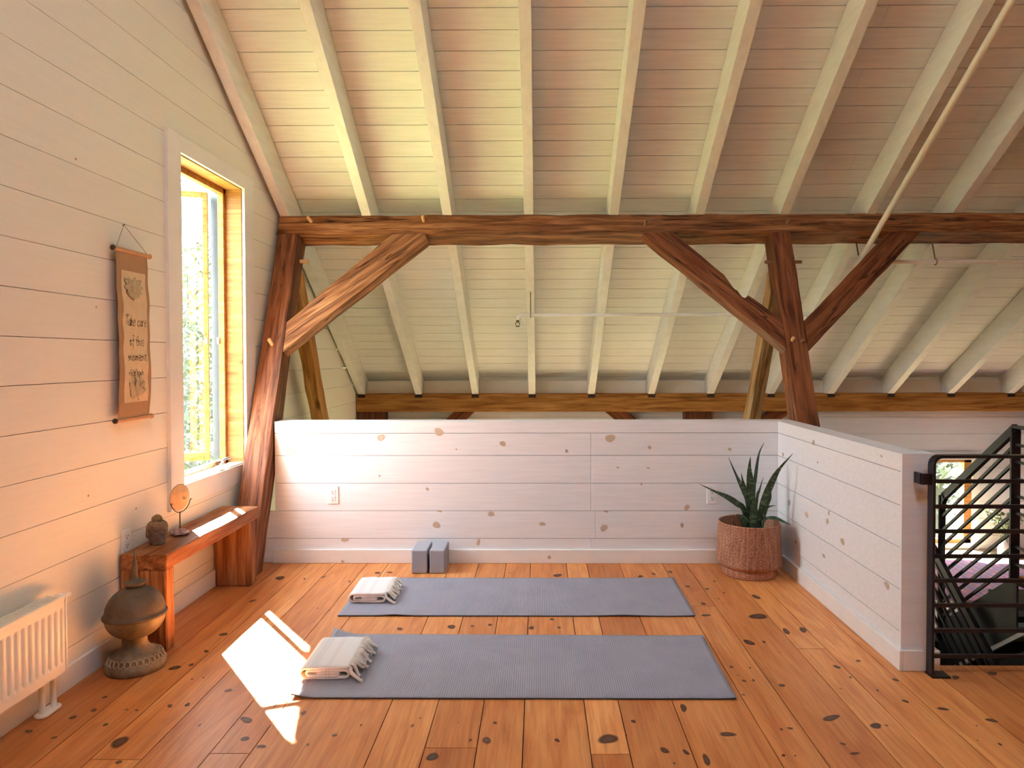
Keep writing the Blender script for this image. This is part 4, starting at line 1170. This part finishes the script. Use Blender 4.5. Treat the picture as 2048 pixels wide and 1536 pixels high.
M['foam'] = flat('grey_foam', (.34, .34, .385), .7, 0, .06, 200, .1)
for (x0, x1, yf, lb) in ((-.788, -.692, 4.308, 'grey foam yoga block against the half wall, first one from the post'), (-.677, -.584, 4.309, 'grey foam yoga block against the half wall, with bare floor on its right')):
    m_ = MB(); m_.box(x0, x1, yf, yf + .215, .001, .145)
    tag(m_.build('yoga_block', M['foam'], origin=((x0 + x1) / 2, yf + .107, 0), bevel=.006), lb, 'yoga block', 'grey yoga blocks')

# ------------------------------------------------------------------ basket planter and snake plant
def wicker():
    m, nt, b, o = new_mat('wicker')
    tc = nt.nodes.new('ShaderNodeTexCoord'); sx = nd(nt, 'ShaderNodeSeparateXYZ'); nt.links.new(tc.outputs['Object'], sx.inputs[0])
    at = nd(nt, 'ShaderNodeMath', operation='ARCTAN2'); nt.links.new(sx.outputs[1], at.inputs[0]); nt.links.new(sx.outputs[0], at.inputs[1])
    cb = nd(nt, 'ShaderNodeCombineXYZ'); nt.links.new(at.outputs[0], cb.inputs[0]); nt.links.new(sx.outputs[2], cb.inputs[1])
    mp = nt.nodes.new('ShaderNodeMapping'); mp.inputs['Scale'].default_value = (16, 7, 1); nt.links.new(cb.outputs[0], mp.inputs[0])
    n1 = noise_tex(nt, mp.outputs[0], 1.0, 3, .6)
    mp2 = nt.nodes.new('ShaderNodeMapping'); mp2.inputs['Scale'].default_value = (24, 130, 1); nt.links.new(cb.outputs[0], mp2.inputs[0])
    n2 = noise_tex(nt, mp2.outputs[0], 1.0, 2, .6)
    c = ramp(nt, n1, [(.3, (.31, .12, .065)), (.52, (.46, .21, .125)), (.75, (.60, .33, .21))])
    c = mixc(nt, c, ramp(nt, n2, [(.36, (.42, .36, .34)), (.6, (1.2, 1.2, 1.2))]), .85, 'MULTIPLY')
    nt.links.new(c, b.inputs['Base Color']); b.inputs['Roughness'].default_value = .7; b.inputs['Specular IOR Level'].default_value = .25
    return m
M['wicker'] = wicker()
PX0, PYC = 1.288, 4.322
pl = thing('basket_planter', (PX0, PYC, 0), 'round brown wicker basket planter in the corner of the half walls', 'planter')
bk = MB(); HB = .317; NR = 62; NS = 132
vs = []; prof = []
for i in range(NR + 1):
    z = .048 + (HB - .048) * i / NR
    t = (z - .048) / (HB - .048)
    r = .195 - .012 * t - .045 * max(0, 1 - t / .13) ** 2
    prof.append((r, z))
for side in (0, 1):
    for i, (r, z) in enumerate(prof):
        for k in range(NS):
            w = 2 * math.pi * k / NS
            wv = .0022 * (1 if ((k // 2 + i) % 2 == 0) else -1) if side == 0 else -.009
            vs.append((PX0 + (r + wv) * math.cos(w), PYC + (r + wv) * math.sin(w), z))
fs = []; nv = (NR + 1) * NS
for side in (0, 1):
    for i in range(NR):
        for k in range(NS):
            k2 = (k + 1) % NS; a = side * nv
            f = (a + i * NS + k, a + i * NS + k2, a + (i + 1) * NS + k2, a + (i + 1) * NS + k); fs.append(f if side == 0 else f[::-1])
bk.add(vs, fs, 0, None, True); bk.build('basket_wall', M['wicker'], pl)
ft = MB(); ft.lathe([(0, .001), (.156, .001), (.160, .006), (.162, .03), (.158, .055), (0, .056)], (PX0, PYC, 0), 64); ft.build('foot', M['wicker'], pl)
ri = MB(); ri.tube([(PX0 + .180 * math.cos(2 * math.pi * k / 60), PYC + .180 * math.sin(2 * math.pi * k / 60), HB + .001 + .0012 * (k % 2)) for k in range(61)], .0055, 8, caps=False); ri.build('rim', M['wicker'], pl)
M['soil'] = flat('soil', (.045, .03, .02), .95, 0, .4, 120, .6)
def leaf_mat():
    m, nt, b, o = new_mat('snake_leaf')
    at = nd(nt, 'ShaderNodeAttribute', attribute_name='pcol'); sep = nd(nt, 'ShaderNodeSeparateColor'); nt.links.new(at.outputs['Color'], sep.inputs[0])
    cb = nd(nt, 'ShaderNodeCombineXYZ'); nt.links.new(sep.outputs[0], cb.inputs[0]); nt.links.new(sep.outputs[1], cb.inputs[1]); nt.links.new(sep.outputs[2], cb.inputs[2])
    mp = nt.nodes.new('ShaderNodeMapping'); mp.inputs['Scale'].default_value = (3, 34, 7); nt.links.new(cb.outputs[0], mp.inputs[0])
    n = noise_tex(nt, mp.outputs[0], 1.0, 4, .6, .6)
    c = ramp(nt, n, [(.36, (.012, .028, .012)), (.5, (.03, .06, .026)), (.66, (.115, .17, .085))])
    nt.links.new(c, b.inputs['Base Color']); b.inputs['Roughness'].default_value = .4; return m
M['leaf'] = leaf_mat()
sn = thing('snake_plant', (PX0, PYC, .245), 'dark green snake plant with long pointed leaves in the wicker basket', 'plant')
so = MB(); so.lathe([(0, .245), (.1, .248), (.172, .243), (.172, .22), (0, .22)], (PX0, PYC, 0), 40); so.build('soil', M['soil'], sn)
def at_depth(x, z, Yd):
    k = Yd / 4.22; return Vector((x * k, Yd, 1.33 + (z - 1.33) * k))
def leaf(pts, ys, wmax, face, fold=.18):
    P = []
    ctrl = [at_depth(x, z, y) for (x, z), y in zip(pts, ys)]
    for i in range(len(ctrl) - 1):
        p0, p1, p2, p3 = ctrl[max(i - 1, 0)], ctrl[i], ctrl[i + 1], ctrl[min(i + 2, len(ctrl) - 1)]
        for k in range(6):
            t = k / 6; P.append(.5 * ((2 * p1) + (-p0 + p2) * t + (2 * p0 - 5 * p1 + 4 * p2 - p3) * t * t + (-p0 + 3 * p1 - 3 * p2 + p3) * t ** 3))
    P.append(ctrl[-1]); P = P[::-1]           # root to tip
    n = len(P); m = MB(); vs = []; cols = []; sd_ = rnd.random()
    for i, p in enumerate(P):
        t = i / (n - 1); tn = (P[min(i + 1, n - 1)] - P[max(i - 1, 0)]).normalized()
        side = tn.cross(Vector(face)); side.normalize(); nrm = side.cross(tn)
        w = wmax * (.55 + .45 * math.sin(math.pi * min(1, t * 1.25))) * (1 if t < .55 else max(0.02, (1 - ((t - .55) / .45) ** 1.7))) * .5
        for j, u in enumerate((-1, -.5, 0, .5, 1)):
            for q in (0,):
                vs.append(p + side * w * u + nrm * w * fold * (u * u) * 1.6 + nrm * .0); cols.append(((u + 1) / 2 * .3, t, sd_))
    for i, p in enumerate(P):
        t = i / (n - 1); tn = (P[min(i + 1, n - 1)] - P[max(i - 1, 0)]).normalized()
        side = tn.cross(Vector(face)).normalized(); nrm = side.cross(tn)
        w = wmax * (.55 + .45 * math.sin(math.pi * min(1, t * 1.25))) * (1 if t < .55 else max(0.02, (1 - ((t - .55) / .45) ** 1.7))) * .5
        for u in (-1, -.5, 0, .5, 1):
            vs.append(p + side * w * u * .98 + nrm * (w * fold * (u * u) * 1.6 - .0022 * (1 - u * u) - .0003)); cols.append(((u + 1) / 2 * .3, t, sd_))
    fs = []; nv = n * 5
    for i in range(n - 1):
        for j in range(4):
            a = i * 5 + j; fs.append((a, a + 1, a + 6, a + 5)); fs.append((nv + a, nv + a + 5, nv + a + 6, nv + a + 1))
        for j in (0, 4):
            a = i * 5 + j; fs.append((a, a + 5, nv + a + 5, nv + a) if j == 0 else (a, nv + a, nv + a + 5, a + 5))
    m.add(vs, fs, 0, lambda i: cols[i], True)
    m.build('leaf', M['leaf'], sn)
FA = (0, -1, .15)
B_ = 4.32
leaf([(.953, .573), (1.05, .526), (1.126, .491), (1.184, .453), (1.225, .414), (1.25, .27)], (4.22, 4.23, 4.25, 4.27, 4.29, B_ - .02), .036, FA)
leaf([(1.131, .733), (1.184, .611), (1.225, .529), (1.250, .453), (1.262, .25)], (4.30, 4.31, 4.31, 4.31, B_ - .03), .034, FA)
leaf([(1.264, .735), (1.257, .658), (1.263, .552), (1.266, .47), (1.272, .25)], (4.33, 4.33, 4.33, 4.33, B_), .052, FA)
leaf([(1.346, .819), (1.312, .746), (1.289, .599), (1.282, .529), (1.284, .25)], (4.36, 4.36, 4.35, 4.34, B_ + .03), .030, (.4, -1, 0))
leaf([(1.517, .753), (1.434, .658), (1.385, .57), (1.335, .44), (1.30, .25)], (4.17, 4.20, 4.23, 4.26, B_ - .03), .042, FA)
leaf([(1.379, .575), (1.371, .505), (1.342, .435), (1.308, .25)], (4.24, 4.25, 4.27, B_ - .05), .055, FA)
leaf([(1.209, .64), (1.219, .582), (1.245, .482), (1.258, .25)], (4.36, 4.36, 4.35, B_ + .04), .022, FA)
leaf([(1.343, .616), (1.318, .535), (1.303, .482), (1.285, .25)], (4.37, 4.36, 4.35, B_ + .05), .018, FA)
leaf([(1.179, .388), (1.215, .366), (1.245, .31), (1.262, .25)], (4.24, 4.25, 4.26, B_ - .06), .050, FA)
leaf([(1.508, .323), (1.471, .337), (1.40, .362), (1.345, .345), (1.31, .24)], (4.14, 4.15, 4.19, 4.24, B_ - .05), .040, (0, -.5, 1))
leaf([(1.421, .441), (1.365, .429), (1.330, .375), (1.30, .25)], (4.25, 4.26, 4.28, B_ - .02), .022, FA)
leaf([(1.285, .50), (1.283, .44), (1.28, .36), (1.276, .25)], (4.24, 4.25, 4.26, B_ - .08), .056, FA)
leaf([(1.25, .46), (1.256, .40), (1.262, .33), (1.268, .25)], (4.27, 4.27, 4.28, B_ - .05), .040, FA)

# ------------------------------------------------------------------ railings and stair
def bar(m, a, b, w, t, up=(0, 0, 1)):
    """flat bar from a to b: w along up-ish, t across"""
    a, b = Vector(a), Vector(b); d = (b - a).normalized(); u = Vector(up); u = (u - d * u.dot(d)).normalized(); s = d.cross(u)
    m.prism([a + u * w / 2 + s * t / 2, a - u * w / 2 + s * t / 2, a - u * w / 2 - s * t / 2, a + u * w / 2 - s * t / 2], b - a)
GX = 1.628; GY = 2.93; GT = .917
rl = thing('stair_railing', (GX, GY, 0), 'black steel railing with level bars at the head of the stairwell', 'railing')
m_ = MB()
pts = [(GX, 0), (GX, GT - .035)] + [(GX + .035 - .035 * math.cos(R(a)), GT - .035 + .035 * math.sin(R(a))) for a in (20, 40, 60, 80)] + [(GX + .04, GT), (2.86, GT)]
for (xa, za), (xb, zb2) in zip(pts[:-1], pts[1:]):
    bar(m_, (xa, GY, za), (xb, GY, zb2), .012, .042, (0, 0, 1) if abs(xb - xa) > abs(zb2 - za) * .2 else (1, 0, 0))
m_.build('post_and_top_rail', M['steel'], rl, bevel=.0015)
for zz in (.813, .708, .605, .501, .399, .296, .19, .083):
    m_ = MB(); bar(m_, (GX + .004, GY, zz), (2.86, GY, zz), .016, .014); m_.build('bar', M['steel'], rl, bevel=.002)
m_ = MB(); m_.box(GX - .045, GX + .004, GY - .008, GY + .006, .80, .845); m_.box(GX - .045, GX - .033, GY - .004, RE - .0005, .80, .845); m_.build('wall_bracket', M['steel'], rl)
m_ = MB(); m_.box(GX - .006, GX + .07, GY - .028, GY + .028, .0005, .008); m_.build('foot_plate', M['steel'], rl)
m_ = MB(); bar(m_, (2.86, GY, 0), (2.86, GY, GT), .012, .042, (1, 0, 0)); m_.build('end_post', M['steel'], rl)

RXX = 2.88; SLP = .80
ga = thing('stair_railing', (RXX, 4.28, 0), 'black steel railing sloping down along the stair flight beyond the stairwell', 'railing')
m_ = MB(); bar(m_, (RXX, 4.28, -.02), (RXX, 4.28, .905), .056, .014, (1, 0, 0)); m_.build('post', M['steel'], ga)
m_ = MB(); bar(m_, (RXX, 5.05, LZ), (RXX, 5.05, .34), .046, .014, (1, 0, 0)); m_.build('post', M['steel'], ga)
m_ = MB(); bar(m_, (RXX, 4.275, .90), (RXX, 5.02, .90 - .74 * SLP + .03), .05, .03); bar(m_, (RXX, 5.01, .90 - .73 * SLP + .035), (RXX, 5.05, .29), .05, .03); bar(m_, (RXX, 4.29, .905), (RXX, 3.0, .905), .016, .05); m_.build('handrail', M['steel'], ga)
for k in range(8):
    z0 = .797 - .103 * k
    m_ = MB(); bar(m_, (RXX, 4.28, z0), (RXX, 5.05, z0 - .77 * SLP), .018, .016); m_.build('sloping_bar', M['steel'], ga)
    m_ = MB(); bar(m_, (RXX, 3.0, z0), (RXX, 4.28, z0), .016, .014); m_.build('level_bar', M['steel'], ga)
gb = thing('stair_railing', (RXX - .05, 5.0, LZ), 'black steel railing dropping toward the viewer along the lower stair flight', 'railing')
xb = RXX - .06
m_ = MB(); bar(m_, (xb, 5.14, .03), (xb, 3.3, .03 - 1.84 * .78), .05, .03); m_.build('handrail', M['steel'], gb)
m_ = MB(); bar(m_, (xb, 5.13, LZ), (xb, 5.13, .05), .03, .014, (1, 0, 0)); m_.build('post', M['steel'], gb)
for k in range(6):
    z0 = .03 - .085 - .098 * k
    m_ = MB(); bar(m_, (xb, 5.13, z0), (xb, 3.3, z0 - 1.83 * .78), .018, .016); m_.build('sloping_bar', M['steel'], gb)
sa_ = thing('staircase', (3.4, 4.7, LZ), 'dark steel staircase going down beyond the stairwell railing', 'staircase')
m_ = MB(); y0, z0 = 4.27, .01
m_.prism([(RXX + .01, y0, z0), (RXX + .01, 5.09, z0 - .82 * .74), (RXX + .01, 5.09, z0 - .82 * .74 - .36), (RXX + .01, y0, z0 - .36)], (.012, 0, 0)); m_.build('stringer', M['stair_dark'], sa_)
m_ = MB(); m_.prism([(RXX + .012, 4.0, z0 - .36 + .27 * .74), (RXX + .012, 5.09, z0 - .82 * .74 - .362), (RXX + .012, 5.09, z0 - .82 * .74 - .392), (RXX + .012, 4.0, z0 - .392 + .27 * .74)], (.02, 0, 0)); m_.build('soffit_edge', M['white_plastic'], sa_)
for k in range(3):
    m_ = MB(); m_.box(RXX + .024, 3.8, 4.28 + .27 * k, 4.56 + .27 * k, -.175 * (k + 1) - .04, -.175 * (k + 1)); m_.build('tread', M['stair_dark'], sa_)
for k in range(6):
    m_ = MB(); m_.box(1.66, 2.80, 4.80 - .26 * k, 5.08 - .26 * k, LZ - .19 * (k + 1) - .04, LZ - .19 * (k + 1)); m_.build('tread', M['stair_dark'], sa_)

# ------------------------------------------------------------------ lower level furnishings
def rug_mat():
    m, nt, b, o = new_mat('patterned_rug')
    v = coords(nt)
    vo = nt.nodes.new('ShaderNodeTexVoronoi'); vo.inputs['Scale'].default_value = 9; vo.distance = 'MANHATTAN'; nt.links.new(v, vo.inputs['Vector'])
    w = nt.nodes.new('ShaderNodeTexWave'); w.inputs['Scale'].default_value = 2.2; w.inputs['Distortion'].default_value = 2; nt.links.new(v, w.inputs['Vector'])
    c = ramp(nt, vo.outputs['Distance'], [(.12, (.62, .55, .52)), (.25, (.42, .09, .11)), (.5, (.45, .16, .25)), (.7, (.12, .10, .16))])
    c2 = ramp(nt, w.outputs['Fac'], [(.35, (.50, .17, .20)), (.5, (.62, .5, .5)), (.65, (.40, .17, .30))])
    nt.links.new(mixc(nt, c, c2, .45), b.inputs['Base Color']); b.inputs['Roughness'].default_value = .95; return m
M['rug'] = rug_mat()
m_ = MB(); m_.prism([(3.30, 5.88, LZ + .001), (5.6, 5.55, LZ + .001), (5.75, 6.98, LZ + .001), (3.62, 7.02, LZ + .001)], (0, 0, .009))
tag(m_.build('rug', M['rug'], origin=(4.4, 6.4, LZ)), 'red and purple patterned rug on the lower floor seen through the railing', 'rug')
M['vase'] = flat('grey_vase', (.30, .33, .30), .25)
VX, VY = 4.72, 7.17
m_ = MB(); m_.lathe([(0, 0), (.045, 0), (.055, .02), (.058, .07), (.045, .12), (.03, .15), (.034, .165), (.028, .165), (.026, .15), (0, .1)], (VX, VY, LZ + .001), 28)
tag(m_.build('vase', M['vase'], origin=(VX, VY, LZ)), 'small grey vase on the lower floor by the low window', 'vase')
bq = thing('bouquet', (VX, VY, LZ + .15), 'loose green leafy sprays standing in the grey vase', 'bouquet')
M['spray'] = flat('spray_leaf', (.14, .19, .06), .6, 0, .4, 30)
M['stem'] = flat('stem', (.12, .12, .05), .6)
for k in range(11):
    a = rnd.random() * 6.28; sp_ = .06 + .13 * rnd.random(); hgt = .2 + .16 * rnd.random()
    tip = Vector((VX + sp_ * math.cos(a), VY + min(.12, sp_ * math.sin(a)), LZ + .15 + hgt))
    r0 = Vector((VX, VY, LZ + .12)); md = r0.lerp(tip, .5) + Vector((0, 0, .03))
    m_ = MB(); m_.tube([r0, md, tip], [.003, .002, .001], 5, 1)
    for j in range(26):
        t = .35 + .65 * rnd.random(); p = r0.lerp(md, t * 2) if t < .5 else md.lerp(tip, t * 2 - 1)
        d = Vector((rnd.uniform(-1, 1), rnd.uniform(-1, 1), rnd.uniform(-.2, 1))).normalized(); s = d.orthogonal().normalized()
        q = .03 + .02 * rnd.random()
        m_.add([p, p + d * q * .5 + s * q * .22, p + d * q, p + d * q * .5 - s * q * .22], [(0, 1, 2, 3)], 0)
    m_.build('spray', [M['spray'], M['stem']], bq)

# ------------------------------------------------------------------ outdoors
def leafy(nm, a, b, sc=3):
    m, nt, bs, o = new_mat(nm)
    n = noise_tex(nt, coords(nt), sc, 3)
    nt.links.new(ramp(nt, n, [(.3, a), (.7, b)]), bs.inputs['Base Color']); bs.inputs['Roughness'].default_value = .7; return m
M['tree_l'] = leafy('spring_leaf', (.05, .06, .025), (.09, .10, .045))
M['tree_d'] = leafy('green_leaf', (.022, .035, .014), (.05, .065, .028))
M['bark'] = leafy('bark', (.035, .03, .026), (.06, .05, .042))
M['grass'] = leafy('grass', (.11, .14, .05), (.17, .19, .085), .8)
gm = MB(); vs = []; GN = 24
for i in range(GN + 1):
    for j in range(GN + 1):
        x = -42 + 62 * i / GN; y = -8 + 52 * j / GN
        inside = -2.1 < x < 7 and y < 7.6
        h = -2.9 + .25 * noise.noise(Vector((x * .15, y * .15, 0))) + max(0, (-x - 14)) * .10 + max(0, y - 16) * .06
        vs.append((x, y, h))
gm.add(vs, [(i * (GN + 1) + j, (i + 1) * (GN + 1) + j, (i + 1) * (GN + 1) + j + 1, i * (GN + 1) + j + 1) for i in range(GN) for j in range(GN)], 0, None, True)
struct(gm.build('ground', M['grass']))
def tree(x, y, z0, h, r, n, mat, label, sparse=False, seed=1):
    rg = random.Random(seed)
    t = thing('tree', (x, y, z0), label, 'tree', 'trees outside the windows')
    tr = MB(); top = Vector((x, y, z0 + h))
    tr.tube([(x, y, z0), (x + .1, y, z0 + h * .35), (x, y + .1, z0 + h * .7), top], [.16, .12, .07, .02], 7)
    tips = []
    for k in range(16):
        zz = z0 + h * (.3 + .6 * rg.random()); a = rg.random() * 6.28; l = r * (.6 + .5 * rg.random())
        p = Vector((x, y, zz)); q = p + Vector((math.cos(a) * l, math.sin(a) * l, l * .45)); md = p.lerp(q, .5) + Vector((0, 0, .1))
        tr.tube([p, md, q], [.045, .025, .008], 5); tips.append((p, md, q))
        for _ in range(4):
            f = .4 + .6 * rg.random(); s = md.lerp(q, f); e = s + Vector((rg.uniform(-1, 1), rg.uniform(-1, 1), rg.uniform(-.3, .8))) * r * .3
            tr.tube([s, e], [.012, .004], 4); tips.append((s, s.lerp(e, .5), e))
    tr.build('trunk', M['bark'], t)
    f = MB()
    for k in range(n):
        p, md, q = tips[rg.randrange(len(tips))]; w = rg.random() ** .6
        c = p.lerp(md, w * 2) if w < .5 else md.lerp(q, w * 2 - 1)
        c = c + Vector((rg.gauss(0, 1), rg.gauss(0, 1), rg.gauss(0, 1))) * r * (.10 if sparse else .16)
        d = Vector((rg.uniform(-1, 1), rg.uniform(-1, 1), rg.uniform(-1, 1))).normalized(); s = d.orthogonal().normalized(); l = (.05 if sparse else .085) * (1 + rg.random())
        f.add([c, c + d * l * .5 + s * l * .3, c + d * l, c + d * l * .5 - s * l * .3], [(0, 1, 2, 3)], 0)
    f.build('foliage', mat, t)
tree(-8.6, 17.2, -2.6, 6.0, 2.2, 5200, M['tree_l'], 'pale spring tree seen through the lower part of the tall window', False, 3)
tree(-6.0, 13.2, -2.8, 4.6, 1.5, 2600, M['tree_d'], 'greener bushy tree seen low through the tall window', False, 5)
tree(-11.5, 22.5, -2.3, 11.5, 3.2, 1500, M['tree_l'], 'thin bare branched tree against the bright sky in the window', True, 8)
tree(7.0, 12.5, -2.8, 4.6, 2.0, 5000, M['tree_l'], 'sunlit green tree seen through the low window beyond the railing', False, 12)

# ------------------------------------------------------------------ light and camera
sun = bpy.data.lights.new('sun', 'SUN'); so_ = bpy.data.objects.new('sun', sun); COL.objects.link(so_)
sd_ = Vector((.578, -.74, -1)).normalized()
so_.rotation_euler = sd_.to_track_quat('-Z', 'Y').to_euler()
sun.energy = 88; sun.angle = R(.53); sun.color = (1, .95, .86)
w = bpy.data.worlds.new('sky'); SC.world = w; w.use_nodes = True; nt = w.node_tree; nt.nodes.clear()
out = nt.nodes.new('ShaderNodeOutputWorld'); bg = nt.nodes.new('ShaderNodeBackground')
tc = nt.nodes.new('ShaderNodeTexCoord'); sx = nd(nt, 'ShaderNodeSeparateXYZ'); nt.links.new(tc.outputs['Generated'], sx.inputs[0])
mr = nd(nt, 'ShaderNodeMapRange', i_1=-1.0, i_2=1.0); nt.links.new(sx.outputs[2], mr.inputs[0])
cr = ramp(nt, mr.outputs[0], [(.0, (.12, .12, .07)), (.46, (.2, .2, .13)), (.52, (.89, .955, .985)), (.75, (.77, .89, .98)), (1, (.62, .79, 1.0))])
nt.links.new(cr, bg.inputs[0]); bg.inputs[1].default_value = 8
nt.links.new(bg.outputs[0], out.inputs[0])
def portal(loc, rot, sxx, syy):
    l = bpy.data.lights.new('portal', 'AREA'); l.shape = 'RECTANGLE'; l.size = sxx; l.size_y = syy
    o = bpy.data.objects.new('portal', l); COL.objects.link(o); o.location = loc; o.rotation_euler = rot; l.cycles.is_portal = True
portal((WX - .26, 4.12, 1.54), (0, -math.pi / 2, 0), 1.8, .85)

cam = bpy.data.cameras.new('camera'); co = bpy.data.objects.new('camera', cam); COL.objects.link(co)
YAW, PIT, ROLL = R(.5), R(1.1), R(.11)
fw0 = Vector((-math.sin(YAW), math.cos(YAW), 0)); r0 = Vector((math.cos(YAW), math.sin(YAW), 0)); u0 = Vector((0, 0, 1))
fw = fw0 * math.cos(PIT) - u0 * math.sin(PIT); u = u0 * math.cos(PIT) + fw0 * math.sin(PIT)
rt = r0 * math.cos(ROLL) - u * math.sin(ROLL); up = u * math.cos(ROLL) + r0 * math.sin(ROLL)
co.matrix_world = Matrix(((rt.x, up.x, -fw.x, 0), (rt.y, up.y, -fw.y, 0), (rt.z, up.z, -fw.z, 1.33), (0, 0, 0, 1)))
cam.sensor_width = 36; cam.lens = 1410 / 2048 * 36; cam.shift_x = -42 / 2048; cam.shift_y = -26 / 2048
cam.clip_start = .05; cam.clip_end = 200
SC.camera = co
vs_ = SC.view_settings; vs_.view_transform = 'Standard'; vs_.look = 'None'; vs_.gamma = 1; vs_.use_curve_mapping = False
vs_.exposure = 1.5
SC.cycles.max_bounces = 12; SC.cycles.diffuse_bounces = 8; SC.cycles.transparent_max_bounces = 16
SC.cycles.use_denoising = True; SC.cycles.sample_clamp_indirect = 8
SC.cycles.caustics_reflective = False; SC.cycles.caustics_refractive = False
